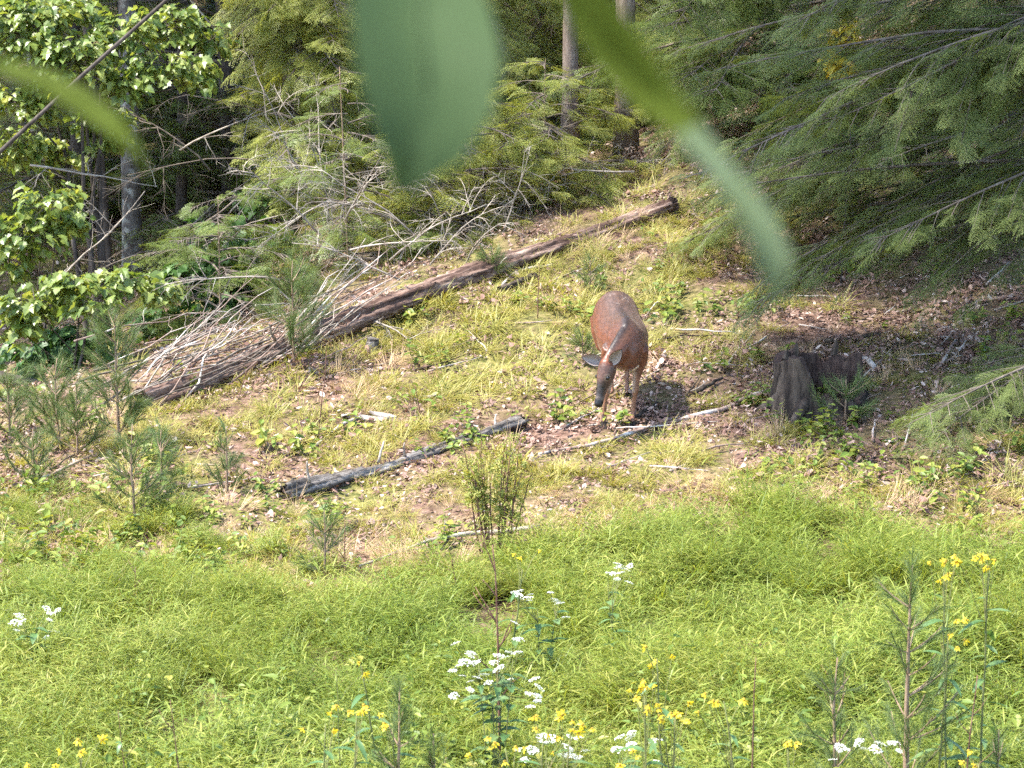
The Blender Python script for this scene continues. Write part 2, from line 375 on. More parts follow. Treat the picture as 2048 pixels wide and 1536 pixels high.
def patch(srcs, n, rad, s0=.7, s1=1.25, mat_i=0):
    b = MB()
    for _ in range(n):
        src = rng.choice(srcs); an = rng.uniform(0, 6.28); r = math.sqrt(rng.random()) * rad; o = Vector((math.cos(an) * r, math.sin(an) * r, 0)); e = Matrix.Rotation(rng.uniform(0, 6.28), 3, 'Z') * rng.uniform(s0, s1)
        b.add([o + e @ v.co for v in src.vertices], [tuple(p.vertices) for p in src.polygons])
    return b.mesh('grass_patch', srcs[0].materials[0])
_mt = [meadow_tuft() for _ in range(8)]
gn_group('meadow', [patch(_mt, 7, .17) for _ in range(8)])
_st = [blade_tuft(46, .05, .17, .0034, .8, M['slope']) for _ in range(6)]
gn_group('slope', [patch(_st, 4, .11) for _ in range(8)])
gn_group('dry', [blade_tuft(38, .14, .32, .0028, .7, M['dry'], flat=(math.cos(k), math.sin(k) * .6 - .6, .12), bend=(.1, .7)) for k in range(6)])
gn_group('litter', [litter_clump() for _ in range(6)])
gn_group('bigweed', [weed(rng.randint(6, 9), rng.uniform(.25, .5), 'weed', .03, .07) for _ in range(6)])
gn_group('weed', [weed(rng.randint(5, 9), rng.uniform(.1, .25)) for _ in range(6)])
for k_ in ('hem', 'hem_y', 'hem_d'): gn_group(k_, [spray(M[k_]) for _ in range(4)])
gn_group('pine', [pine_tuft() for _ in range(4)])
maple_src = [maple_leaf(M['maple'], f) for f in (.15, .3, .5)]; shrub_src = [maple_leaf(M['shrub'], f) for f in (.2, .4)]
ysrc = [maple_leaf(leaf_mat('yellowing_leaf', [(.30, .26, .03), (.42, .34, .04), (.45, .28, .04)], .4), .3)]; gn_group('yfall', ysrc); gn_group('maple', maple_src); gn_group('shrub', shrub_src)
def leaf_clump(m, n=42, R_=.6, sz=.2):
    b = MB(); src = maple_leaf(m, .3); vs = [v.co.copy() for v in src.vertices]; fs = [tuple(p.vertices) for p in src.polygons]
    for _ in range(n):
        o = rv(1); o = o / max(1, o.length) * R_; e = Euler((rng.gauss(0, .6), rng.gauss(0, .6), rng.uniform(0, 6.28))).to_matrix(); k = sz * rng.uniform(.7, 1.2)
        b.add([o * 1 + e @ (v * k) for v in vs], fs)
    return b.mesh('leaf_clump', m)
gn_group('crown', [leaf_clump(M['crown']) for _ in range(4)])
gn_group('understory', [leaf_clump(M['shrub'], 46, .38, .12) for _ in range(4)])

# ------------------------------------------------------------------ ground cover
def fbm(x, y, s, seed=0):
    o = 0
    for k, a_ in ((1, .5), (2.1, .3), (4.3, .2)):
        o = o + a_ * np.sin(x * s * k + 3.1 * np.sin(y * s * k * .7 + seed) + seed * 1.7) * np.cos(y * s * k * 1.1 + 2.3 * np.sin(x * s * k * .6 + seed * 2.1))
    return o
VB = ([-800, 0, 300, 500, 700, 900, 1100, 1200, 1400, 1700, 1850, 2048, 2800], [1230, 1220, 1205, 1195, 1190, 1170, 1120, 1075, 1045, 1045, 1080, 1110, 1150])
def cand(n, x0, x1, y0, y1):
    x = nrg.uniform(x0, x1, n); y = nrg.uniform(y0, y1, n); z = gz(x, y); u, v = uv(x, y, z)
    u = u + 40 * fbm(x, y, 2.3, 4); v2 = v + 22 * fbm(x, y, 2.9, 1)
    return x, y, z, u, v, v2, v2 - np.interp(u, *VB)       # last: pixels below the meadow edge
def el(u, v, cu, cv, ru, rv_): return np.clip(1.6 - 1.6 * np.sqrt(((u - cu) / ru) ** 2 + ((v - cv) / rv_) ** 2), 0, 1)
def lay(name, key, x, y, z, keep, s0, s1, label, cat, tilt=.12, lift=0., rz=None):
    x, y, z = x[keep], y[keep], z[keep]; n = len(x)
    h = .12; ta = np.arctan((gz(x, y + h) - gz(x, y - h)) / (2 * h)); tb = -np.arctan((gz(x + h, y) - gz(x - h, y)) / (2 * h)); sp = nrg.uniform(0, 6.28, n)
    rot = np.stack([nrg.normal(0, tilt, n) + np.cos(sp) * ta + np.sin(sp) * tb, nrg.normal(0, tilt, n) - np.sin(sp) * ta + np.cos(sp) * tb, sp], -1)
    o = scatter(name, key, np.stack([x, y, z + lift], -1), rot, nrg.uniform(s0, s1, n) * (1 + .38 * fbm(x, y, 1.6, 6))); tag(o, label, cat, kind='stuff'); return n
beyond = lambda x, y: (x - LA[0]) * _ln[0] + (y - LA[1]) * _ln[1]
# meadow
x, y, z, u, v, v2, e = cand(2600, -6.5, 6.5, 11.0, 20.5)
p = lin(-12, 25, e) * (.55 + .45 * lin(-.5, .25, fbm(x, y, 1.1, 3)))
lay('meadow_grass', 'meadow', x, y, z, nrg.random(len(x)) < p, .65, 1.25, 'bright green leafy grass covering the level meadow', 'grass', .06)
# slope grass
x, y, z, u, v, v2, e = cand(10500, -8, 8, 16, 31)
q = beyond(x, y)
bare = np.maximum.reduce([el(u, v, 1370, 790, 260, 110), el(u, v, 1850, 900, 420, 160) * .75, el(u, v, 1900, 600, 480, 240), el(u, v, 90, 950, 170, 60) * .9, el(u, v, 520, 745, 260, 60) * .6, el(u, v, 1150, 890, 130, 70) * .7, el(u, v, 700, 1030, 120, 40) * .5, el(u, v, 1700, 200, 600, 330)])
dens = (.10 + .90 * lin(-.30, .35, fbm(x, y, 2.3, 7))) * (1 - .88 * bare) * (1 - lin(-.2, .6, q) * .85) * (1 - lin(-30, 20, e))
lay('slope_grass', 'slope', x, y, z, nrg.random(len(x)) < dens, .6, 1.5, 'short yellow-green grass tufts on the open slope', 'grass')
# dry grass band
x, y, z, u, v, v2, e = cand(9000, -7, 7, 16, 29)
band = np.maximum.reduce([np.exp(-((e + 45) / 55) ** 2) * lin(450, 700, u) * (1 - lin(1500, 1750, u) * .55), .8 * el(u, v, 760, 800, 150, 40), .45 * el(u, v, 380, 1160, 330, 55), .4 * el(u, v, 120, 1090, 200, 50), .5 * lin(.05, .4, fbm(x, y, 1.5, 9)) * (1 - lin(.0, .5, beyond(x, y))), .7 * el(u, v, 1850, 1010, 320, 60)])
lay('dry_grass', 'dry', x, y, z, nrg.random(len(x)) < band * .8, .6, 1.1, 'flattened tan dry grass along the foot of the slope', 'grass', .1, .01)
# yellowing weeds at the left
x, y, z, u, v, v2, e = cand(9000, -7, 8, 14, 30)
wd = np.maximum.reduce([.9 * el(u, v, 200, 1110, 480, 130), .35 * (lin(.0, .4, fbm(x, y, 2.4, 5))) * (1 - lin(.0, .8, beyond(x, y))), .55 * el(u, v, 1850, 930, 350, 160), .5 * el(u, v, 560, 1080, 260, 90)]) * (1 - .75 * lin(0, 60, e))
lay('low_weeds', 'weed', x, y, z, nrg.random(len(x)) < wd * .6, .7, 1.5, 'low broad-leaved weeds among the grass', 'weeds')
x, y, z, u, v, v2, e = cand(1100, -7, 1, 14.5, 21)
yl = el(u, v, 180, 1120, 520, 130)
lay('meadow_edge_grass', 'meadow', x, y, z, nrg.random(len(x)) < yl * .55, .4, .8, 'mixed tall grass where the slope meets the meadow', 'grass')
x, y, z, u, v, v2, e = cand(2600, -5, 5, 11, 17)
bw = lin(-60, 160, v - 1400) * (.5 + .5 * lin(-.2, .3, fbm(x, y, 2.2, 8)))
lay('meadow_weeds', 'bigweed', x, y, z, nrg.random(len(x)) < bw * .6, .7, 1.3, 'broad-leaved leafy weeds crowding the near meadow', 'weeds')
# leaf litter
x, y, z, u, v, v2, e = cand(19000, -9, 9, 16.5, 36)
lt = np.clip(.35 + .45 * lin(-.1, .5, fbm(x, y, 1.7, 2)) + .65 * np.maximum.reduce([el(u, v, 1370, 790, 260, 120), el(u, v, 1850, 900, 420, 170), el(u, v, 1900, 560, 520, 300), el(u, v, 90, 950, 190, 70), el(u, v, 520, 745, 300, 70), el(u, v, 1150, 890, 150, 80), el(u, v, 1650, 200, 700, 350)]), 0, 1) * (1 - lin(-20, 20, e))
lay('leaf_litter', 'litter', x, y, z, nrg.random(len(x)) < lt * 1.1, .6, 1.25, 'brown and pale fallen leaves strewn over the slope', 'leaf litter', .08, .0)

# ------------------------------------------------------------------ wood: sticks, logs, stump
def wig(a, b, n, amp, r_=rng):
    a = Vector(a); b = Vector(b); pts = []; L = (b - a).length; o = Vector()
    for i in range(n + 1):
        t = i / n
        if 0 < i < n: o = o + Vector((r_.gauss(0, 1), r_.gauss(0, 1), r_.gauss(0, .7))) * amp * L / n
        pts.append(a.lerp(b, t) + o * math.sin(math.pi * t) ** .5 if 0 < t < 1 else a.lerp(b, t))
    return pts
def taper(n, r0, r1): return [r0 + (r1 - r0) * i / (n - 1) for i in range(n)]
def rel(pts, o): return [Vector(p) - o for p in pts]
def stick(a, b, r0, r1, label, group=None, amp=.12, m='stick', forks=0, name='stick', n=7, sides=6):
    pts = wig(a, b, n, amp); o = Vector(a)
    look = {'stick': 'brown', 'twig': 'grey', 'twigd': 'dark', 'paleroot': 'bleached', 'stump': 'blackish'}[m]
    ln_ = (Vector(b) - Vector(a)).length; label = ('short ' if ln_ < .45 else 'long ' if ln_ > 1.1 else '') + look + (' forked ' if forks else ' ') + label
    root = None; b_ = MB(); b_.tube(rel(pts, o), taper(n + 1, r0, r1), sides)
    ob = b_.build(name, M[m], None, True, o); tag(ob, label, 'stick' if name == 'stick' else 'branch', group)
    ax = (Vector(b) - Vector(a)); L = ax.length
    for k in range(forks):
        i = rng.randint(n // 3, n - 1); c = pts[i] - o; d = (ax.normalized() + rv(.9)).normalized(); ll = L * rng.uniform(.15, .35)
        f = MB(); f.tube(wig(c, c + d * ll, 4, .15), taper(5, r1 * .9, r1 * .3), 5); f.build('twig', M[m], ob, True)
    return ob
def branchy(mb, p, d, L, r, lev, droop=.0, kids=(5, 9), amp=.17, spread=.9):
    n = 6; pts = [Vector(p)]; dd = Vector(d).normalized()
    for i in range(n):
        dd = (dd + rv(amp) + Vector((0, 0, -droop))).normalized(); pts.append(pts[-1] + dd * L / n)
    mb.tube(pts, taper(n + 1, r, r * .35), 5 if r > .006 else 3, False)
    if lev > 0:
        for k in range(rng.randint(*kids)):
            t = rng.uniform(.2, 1); i = min(n - 1, int(t * n)); c = pts[i].lerp(pts[i + 1], t * n - i)
            branchy(mb, c, dd * .8 + rv(spread), L * rng.uniform(.25, .5), r * .45, lev - 1, droop, (kids[0] - 2, kids[1] - 2), amp, spread)
def dead_branch(pa, d, L, r, label, group, m='twig', lev=2, droop=.02, kids=(8, 12)):
    ob = empty('dead_branch', pa); tag(ob, label, 'branch', group)
    n = 7; dd = Vector(d).normalized(); pts = [Vector()]
    for i in range(n): dd = (dd + rv(.13) + Vector((0, 0, -droop))).normalized(); pts.append(pts[-1] + dd * L / n)
    b = MB(); b.tube(pts, taper(n + 1, r, r * .3), 6); b.build('limb', M[m], ob, True)
    t_ = MB()
    for k in range(rng.randint(*kids)):
        t = rng.uniform(.15, 1); i = min(n - 1, int(t * n)); c = pts[i].lerp(pts[i + 1], t * n - i)
        branchy(t_, c, dd * .7 + rv(.9), L * rng.uniform(.2, .45), r * .45, lev - 1, droop * 2)
    tw = t_.build('twigs', M[m], ob); tw['kind'] = 'stuff'
    return ob
def log(name, a, b, r0, r1, mat, label, cat='log', n=42, sides=26, rough=.10, ends=None, sag=True, stubs=(), decay=0.):
    """fallen trunk: local X along the trunk"""
    a = Vector(a); b = Vector(b); L = (b - a).length; e = aim(b - a); Rm = e.to_matrix(); Ri = Rm.transposed()
    root = empty(name, a); root.rotation_euler = e; tag(root, label, cat)
    mb = MB(); ph = [rng.uniform(0, 6.28) for _ in range(9)]
    for i in range(n + 1):
        t = i / n; r = r0 + (r1 - r0) * t
        wob = Vector((0, .05 * math.sin(t * 5 + ph[0]), .035 * math.sin(t * 7 + ph[1]))) * min(1, L / 4)
        for k in range(sides):
            an = 2 * math.pi * k / sides
            rr = r * (1 + rough * (.6 * math.sin(3 * an + ph[2] + t * 3) * .6 + .5 * math.sin(7 * an + ph[3] + 4 * math.sin(t * 6)) * .5 + .4 * math.sin(t * 23 + 2 * an + ph[4]) * .6 + rng.gauss(0, .35)))
            if decay: rr *= 1 - decay * (.5 + .5 * math.sin(5 * an + ph[5] + 1.2 * math.sin(t * 9))) * (.6 + .4 * math.sin(t * 17 + ph[6] + an)) - decay * .6 * max(0, math.sin(t * 11 + ph[7]) - .3)
            x_ = L * t
            if i in (0, n): x_ += rng.uniform(-.06, .06) * (r0 / .1); rr *= .93
            mb.v.append(Vector((x_, math.cos(an) * rr, math.sin(an) * rr)) + wob)
    for i in range(n):
        for k in range(sides):
            k2 = (k + 1) % sides; mb.f.append((i * sides + k, i * sides + k2, (i + 1) * sides + k2, (i + 1) * sides + k))
    mb.build('bark', mat, root, True)
    for t, rr, xx in ((0, r0, .015), (1, r1, L - .015)):
        eb = MB(); c0 = len(eb.v); eb.v.append(Vector((xx, 0, 0)))
        for k in range(sides): an = 2 * math.pi * k / sides; eb.v.append(Vector((xx + rng.uniform(-.02, .02), math.cos(an) * rr * .9, math.sin(an) * rr * .9)))
        eb.f = [(0, 1 + k, 1 + (k + 1) % sides) for k in range(sides)]
        eb.build('broken_end', M['rot'], root)
    for (t, an, ln, rr) in stubs:
        r = r0 + (r1 - r0) * t; c = Vector((L * t, math.cos(an) * r * .8, math.sin(an) * r * .8)); d = Vector((rng.uniform(-.6, .6), math.cos(an), math.sin(an))).normalized()
        sb = MB(); sb.tube(wig(c, c + d * ln, 4, .12), taper(5, rr, rr * .45), 6); sb.build('branch_stub', M['twig'], root, True)
    return root
def on(u, v, h=0.): p = G(u, v); p.z += h; return p
# big fallen log
pa, pb = G(292, 812), G(1345, 402)
pa = Vector((LA[0], LA[1], g1(*LA) + .06)); pb = Vector((LB[0], LB[1], g1(*LB) + .09))
print('log', uv(*pa), uv(*pb), pa, pb)
log('fallen_log', pa, pb, .108, .082, M['logb'], 'long reddish-brown fallen tree trunk lying up the slope behind the deer', n=110, sides=36, rough=.26, decay=.2,
    stubs=[(.22, 2.2, .35, .014), (.3, 1.0, .5, .012), (.42, 4.4, .4, .012), (.5, -2.4, .45, .012), (.63, 2.6, .3, .01), (.18, -2.0, .4, .013)])
# weathered grey log in two lengths
a_, b_ = on(572, 1004, .03), on(955, 886, .025)
log('weathered_log', a_, b_, .06, .05, M['grey'], 'bleached grey rotting log half sunk in the grass', rough=.34, n=70, decay=.38, stubs=[(.12, 1.6, .16, .014), (.47, 1.5, .16, .012), (.6, 1.9, .12, .012), (.62, -1.4, .14, .012)])
log('log_chunk', on(955, 884, .03), on(1046, 856, .05), .042, .052, M['grey'], 'short dark broken log chunk with splintered end', rough=.28, decay=.2, n=16, stubs=[(.4, 1.4, .08, .012)])
log('lichen_log', P(-420, 640, 24.5), P(150, 792, 24.2), .07, .05, M['trunkd'], 'lichen-spotted grey trunk resting among the pines', n=30)
log('dark_log', on(1000, 592, .04), on(1075, 560, .04), .035, .03, M['stump'], 'short dark log lying just downhill of the fallen trunk', rough=.25, n=12)
log('rotten_plank', on(612, 690, .05), on(790, 640, .05), .05, .03, M['stump'], 'crumbling bark slab lying alongside the fallen trunk', rough=.3, n=20)
# hollow stump
def stump(u, v):
    c = G(u, v); root = empty('tree_stump', c); tag(root, 'dark hollow rotten tree stump on the shaded slope', 'stump')
    n = 44; o, ii = MB(), MB(); rows = 7
    for k in range(n):
        an = 2 * math.pi * k / n
        lo = 1 if math.cos(an + 1.05) > .35 else 0                      # broken front to the right
        h = .37 + .04 * math.sin(3 * an + 1) + rng.uniform(-.03, .04) - .30 * float(lin(.25, .6, math.cos(an + .85))) - .03 * math.sin(an)
        if .9 < an < 1.2: h += .05
        for j in range(rows):
            t = j / (rows - 1); r = (.305 + .02 * math.sin(5 * an) + .012 * math.sin(11 * an + 2) + rng.uniform(-.008, .008)) * (1 + .28 * (1 - t) ** 2.2 * (1 + .5 * math.sin(4 * an))); 
            o.v.append(Vector((math.cos(an) * r * 1.08, math.sin(an) * r, -.08 + (h + .08) * t)))
            r2 = r - .055 - .02 * (1 - t); ii.v.append(Vector((math.cos(an) * r2 * 1.08, math.sin(an) * r2, -.02 + (h + .02) * t + (rng.uniform(-.012, .012) if j == rows - 1 else 0))))
    for k in range(n):
        k2 = (k + 1) % n
        for j in range(rows - 1):
            o.f.append((k * rows + j, k2 * rows + j, k2 * rows + j + 1, k * rows + j + 1)); ii.f.append((k * rows + j, k * rows + j + 1, k2 * rows + j + 1, k2 * rows + j))
    o.build('bark', M['stump'], root, True)
    nb = len(ii.v); ii.v += [o.v[k * rows + rows - 1] * .997 for k in range(n)]
    for k in range(n): ii.f.append((k * rows + rows - 1, nb + k, nb + (k + 1) % n, ((k + 1) % n) * rows + rows - 1))
    ii.build('hollow_core', M['rot'], root)
    for an in (3.3, 4.2, 5.3, .4):
        r = MB(); d = Vector((math.cos(an), math.sin(an), 0)); p0 = d * .29 + Vector((0, 0, .09)); pts = [p0, p0 + d * .10 - Vector((0, 0, .06)), p0 + d * .24 - Vector((0, 0, .13))]
        r.tube(pts, [.06, .045, .02], 8); r.build('root', M['stump'], root, True)
    for an, hh in ((2.3, .1), (1.1, .12), (2.9, .07)):
        s_ = MB(); b0 = Vector((math.cos(an) * .27, math.sin(an) * .25, .36)); s_.tube([b0, b0 + Vector((.01, 0, hh * .6)), b0 + Vector((.015, .0, hh))], [.03, .02, .004], 5); s_.build('splinter', M['stump'], root)
stump(1640, 818)
# named branches lying about
def lying(ps, r0, r1, label, m='stick', lift=.03, name='fallen_branch', twigs=()):
    pts = [on(u, v, lift) for u, v in ps]; o = pts[0].copy()
    fine = []
    for i in range(len(pts) - 1):
        for k in range(3): fine.append(pts[i].lerp(pts[i + 1], k / 3) + (rv(.008) if k else Vector()))
    fine.append(pts[-1]); b = MB(); b.tube(rel(fine, o), taper(len(fine), r0, r1), 7); ob = b.build(name, M[m], None, True, o); tag(ob, label, 'branch')
    for tp, r in twigs:
        base = pts[tp[0]]; q = [base] + [P(u, v, base.y + dd) for u, v, dd in tp[1:]]
        t = MB(); t.tube(rel(q, o), taper(len(q), r, r * .4), 5); t.build('twig', M[m], ob, True)
    return ob
lying([(1555, 788), (1500, 800), (1440, 832), (1370, 845), (1290, 868), (1230, 885), (1150, 905), (1078, 918)], .02, .011, 'long pale curved branch lying from the stump past the deer', twigs=[((6, (1138, 895, 0), (1132, 935, -.1)), .01)])
lying([(1262, 850), (1285, 832), (1315, 818)], .012, .018, 'short dark branch against the deer front hoof', 'stump')
lying([(720, 1150), (800, 1120), (860, 1100), (900, 1096), (960, 1085), (1080, 1073)], .008, .019, 'thin grey dead branch with upright twigs at the meadow edge', 'twig', .06,
      twigs=[((3, (888, 1075, 0), (890, 1040, 0)), .008), ((3, (875, 1110, -.05), (880, 1135, -.1)), .008), ((2, (850, 1075, .05), (845, 1090, .1)), .006), ((3, (860, 1130, -.1), (830, 1150, -.15)), .008), ((1, (840, 1098, .1), (895, 1090, .1)), .005)])
lying([(1005, 580), (1030, 552), (1070, 543), (1105, 540)], .014, .012, 'bleached crooked branch beside the short dark log', 'paleroot')
lying([(1390, 795), (1425, 775), (1445, 765)], .018, .012, 'dark stub of branch lying right of the deer', 'stump')
lying([(1650, 690), (1700, 688), (1760, 676)], .022, .015, 'mossy branch lying uphill of the stump', 'stump')
lying([(1880, 740), (1910, 690)], .014, .012, 'grey stick propped under the hemlock boughs', 'stick')
lying([(20, 985), (100, 960), (180, 925)], .015, .01, 'grey stick in the litter at the left of the pines', 'stick')
lying([(620, 905), (680, 860), (720, 845)], .011, .014, 'pale split stick beside the white bark flakes', 'paleroot')
lying([(1705, 735), (1730, 725), (1750, 745)], .03, .022, 'bleached root curling beside the stump', 'paleroot')
# white bark flakes, grey stub
for k, (u_, v_) in enumerate(((690, 845), (720, 847), (745, 851), (765, 842), (860, 806))):
    b = MB(); c = on(u_, v_, .03); ln = rng.uniform(.06, .11)
    pt = [Vector((x_ * ln * 2 - ln, y_ * ln * 1.2, .03 * math.cos(y_ * 5) + rng.uniform(-.006, .006))) for x_, y_ in LEAFOUT]
    b.v = pt + [p_ - Vector((0, 0, .012)) for p_ in pt]; b.f = [tuple(range(8)), tuple(reversed(range(8, 16)))] + [(i, (i + 1) % 8, 8 + (i + 1) % 8, 8 + i) for i in range(8)]
    o = b.build('bark_flake', M['paleroot'], None, False, c); o.rotation_euler = (R(25) * rng.uniform(.2, 1), .2, rng.uniform(0, 3))
    if k < 4: tag(o, 'white flake of bark or wood in the group beside the split stick', 'wood chip', 'white bark flakes')
    else: tag(o, 'lone white bark flake in the grass left of the deer', 'wood chip')
b = MB(); c = on(742, 703); b.tube([(0, 0, -.03), (.01, 0, .05), (.02, 0, .11)], [.07, .055, .05], 9); tag(b.build('stub', M['grey'], None, False, c), 'small weathered grey stub standing in the slope grass', 'stump')
# scattered sticks on the slope
zone = [((500, 860), (600, 760), 28, 'stick among parallel sticks below the brush heap', 'parallel sticks below the brush pile'),
        ((700, 1350), (560, 720), 22, 'stick lying in the open grass between log and deer', 'sticks in the open grass'),
        ((1100, 1560), (700, 980), 26, 'stick in the litter beside the deer', 'sticks in the litter by the deer'),
        ((1560, 2040), (560, 1000), 34, 'stick lying in the shaded litter under the hemlock', 'sticks in the shaded litter'),
        ((0, 400), (880, 1010), 14, 'stick in the pale litter below the young pines', 'sticks below the young pines')]
for (u0, u1), (v0, v1), n, lb, gp in zone:
    for _ in range(n):
        u_, v_ = rng.uniform(u0, u1), rng.uniform(v0, v1); p0 = on(u_, v_, .018); ln = rng.uniform(.2, .8); an = rng.gauss(.75, .35) if 'parallel' in lb else rng.gauss(.7, .6)
        x1, y1 = p0.x + math.cos(an) * ln, p0.y + math.sin(an) * ln
        stick(p0, (x1, y1, g1(x1, y1) + .025), rng.uniform(.005, .012), .003, lb, gp, .1, rng.choice(['stick', 'stick', 'twig', 'paleroot', 'stump']), n=5, sides=5)
# brush heaped over the lower end of the log
axl = (pb - pa).normalized()
for k in range(80):
    t = rng.betavariate(1.1, 1.6) * .42; c = pa + (pb - pa) * t; nn = Vector((_ln[0], _ln[1], 0))
    off = rng.gauss(.05, .28); c = c + nn * off; up = rng.uniform(.02, .34) * (1 - .4 * abs(off))
    ln = rng.uniform(.5, 1.6); d = (axl + rv(.33) + Vector((0, 0, rng.uniform(-.1, .25)))).normalized()
    a0 = c - d * ln * .5; b0 = c + d * ln * .5
    a0.z = max(a0.z, g1(a0.x, a0.y) + .02) + (up if rng.random() < .5 else .02); b0.z = max(b0.z, g1(b0.x, b0.y) + .03) + up
    stick(a0, b0, rng.uniform(.005, .012), .003, 'branch in the brush heaped on the fallen trunk', 'brush heap branches', .16, rng.choice(['stick', 'twig', 'twigd', 'twigd', 'stick']), forks=rng.choice([0, 1, 2]), n=6, sides=5)
# dead hemlock branches behind the log
DB = [(rng.uniform(620, 1280), rng.uniform(330, 480), rng.uniform(26.5, 28.5), (rng.uniform(-1, .4), rng.uniform(-.3, .1), rng.uniform(-.1, .5)), rng.uniform(.8, 1.5)) for _ in range(16)] + [(640, 470, 24.9, (-.4, -.2, .5), 1.0), (690, 440, 25.4, (.3, -.3, .5), 1.0), (660, 400, 25.8, (-.6, -.3, -.2), .9), (720, 410, 25.9, (-.3, -.5, .1), .9), (700, 500, 24.9, (.7, -.2, .3), 1.0), (780, 520, 25.0, (.5, -.2, .6), 1.1), (830, 470, 25.4, (-.6, 0, .5), 1.1),
      (860, 530, 25.2, (.4, -.1, .5), .8), (900, 500, 25.5, (-.3, -.2, .6), .9), (930, 540, 25.3, (.1, -.3, .6), .7), (960, 400, 26.8, (-.8, 0, .25), 1.4), (1050, 420, 27, (-.8, -.1, .3), 1.2), (1100, 350, 27.8, (-.9, 0, .1), 1.4), (1010, 330, 28.2, (-.8, -.3, -.3), 1.3),
      (1150, 430, 27.2, (-.7, -.1, .25), 1.1), (1200, 400, 27.3, (.6, -.2, -.2), .8), (1250, 380, 27.6, (-.6, -.2, .5), .9), (900, 420, 26.6, (-.5, -.1, .5), 1.0), (800, 560, 24.4, (-.7, 0, .3), 1.0), (560, 560, 24.2, (-.8, -.1, .2), .9), (1000, 480, 26.0, (.2, -.1, .8), 1.0), (745, 640, 23.4, (.5, -.6, -.1), .7)]
for u_, v_, d_, dr, L in DB:
    p = P(u_, v_, d_); dead_branch(p, dr, L, .010, ('long ' if L > 1.15 else 'short ' if L < .9 else '') + ('rising' if dr[2] > .45 else 'drooping' if dr[2] < 0 else 'level') + ' bleached dead branch ' + ('near the brush heap' if u_ < 800 else 'behind the middle of the fallen trunk' if u_ < 1050 else 'below the brown trunks'), 'dead branches behind the fallen trunk', 'twig', 2, .03)
DB2 = [(700, 245, 29, (-1, 0, .1), 1.7), (640, 345, 28.6, (-1, -.1, .3), 2.0), (420, 340, 28, (-.5, 0, .6), 1.3), (470, 400, 27.8, (-.7, 0, -.5), 1.3), (360, 300, 28, (.6, -.1, .4), 1.2), (300, 520, 26.5, (.7, 0, .7), 1.4), (120, 560, 26, (.5, 0, .5), 1.2), (620, 90, 29.5, (-1, 0, .2), 1.5), (60, 330, 26.5, (1, 0, .0), 1.2), (430, 60, 29, (-.5, 0, .7), 1.2), (520, 480, 27, (-.8, 0, .1), 1.2), (100, 600, 25, (.6, 0, .3), .9)]
for u_, v_, d_, dr, L in DB2:
    dead_branch(P(u_, v_, d_), dr, L, .012, 'bare grey twiggy branch reaching through the dark gap in the left woods', 'bare branches in the left woods', rng.choice(['twig', 'twigd']), 2, .02, (5, 7))

# ------------------------------------------------------------------ trees
def trunk_mesh(mb, base, top, r0, r1, bend=.03, n=14, sides=12):
    pts = wig(base, top, n, bend); rad = taper(n + 1, r0, r1); rad[0] *= 1.35; mb.tube(pts, rad, sides); return pts
def crown_points(c, rx, ry, rz_, n):
    p = nrg.normal(0, 1, (n, 3)); p /= np.linalg.norm(p, axis=1)[:, None]; p *= (nrg.random(n) ** .45)[:, None]
    return p * np.array((rx, ry, rz_)) + np.array(c)
def forest_tree(x_, y_, r, H, mat, label, group=None, crown=True, lean=(0, 0), cz=.72, crad=2.4, n=1400):
    base = Vector((x_, y_, g1(x_, y_) - .1)); root = empty('forest_tree', base); tag(root, label, 'tree', group)
    mb = MB(); pts = trunk_mesh(mb, Vector(), Vector((lean[0], lean[1], H)), r, r * .35, .02); mb.build('trunk', mat, root, True)
    lb = MB()
    for k in range(9):
        i = rng.randint(int(len(pts) * .62), len(pts) - 2); an = rng.uniform(0, 6.28); d = Vector((math.cos(an), math.sin(an), .5)).normalized()
        lb.tube(wig(pts[i], pts[i] + d * crad * rng.uniform(.5, .95), 5, .1), taper(6, r * .3, r * .06), 5)
    lb.build('limbs', mat, root, True)
    if crown:
        P_ = []
        for k in range(9): 
            an = rng.uniform(0, 6.28); rr = rng.uniform(.1, .75) * crad
            P_.append(crown_points((math.cos(an) * rr + lean[0], math.sin(an) * rr + lean[1], H * rng.uniform(cz, 1.02)), crad * .5, crad * .5, crad * .32, n // 150))
        P_ = np.concatenate(P_); nn = len(P_)
        scatter('crown', 'crown', P_, np.stack([nrg.normal(0, .5, nn), nrg.normal(0, .5, nn), nrg.uniform(0, 6.28, nn)], -1), nrg.uniform(.8, 1.3, nn), parent=root)
    return root
def TX(u, d): return (u - 1024) / FPX * d * 1.0
forest_tree(TX(248, 30.5), 31, .115, 12, M['trunkg'], 'stout grey trunk blotched with pale lichen in the left woods', lean=(-.1, 0), crown=False)
forest_tree(TX(200, 29.5), 30, .055, 9, M['trunkd'], 'slim dark trunk just left of the lichen-blotched trunk', lean=(-.6, .2), crown=False)
forest_tree(TX(345, 32), 32.5, .07, 11, M['trunkd'], 'dark bare trunk right of the lichen-blotched trunk', lean=(.2, 0), crown=False)
forest_tree(TX(590, 33), 33, .09, 12, M['trunkd'], 'shadowed bare trunk behind the drooping hemlock', lean=(.1, 0), crown=False)
forest_tree(TX(1137, 30), 29.3, .09, 11, M['trunkb'], 'sunlit brown trunk rising behind the dead branches', lean=(.05, .1), crad=1.5, n=450)
forest_tree(TX(1250, 29), 28.6, .11, 12, M['trunkb'], 'thick brown trunk at the upper end of the fallen log', lean=(-.1, .2), crad=1.5, n=450)
forest_tree(-8.7, 32.6, .12, 11, M['trunkd'], 'leafy tree added out of view to shade the dark gap, further back', crad=2.4, n=1500)  # unseen tree, added so its crown darkens the gap in the left woods
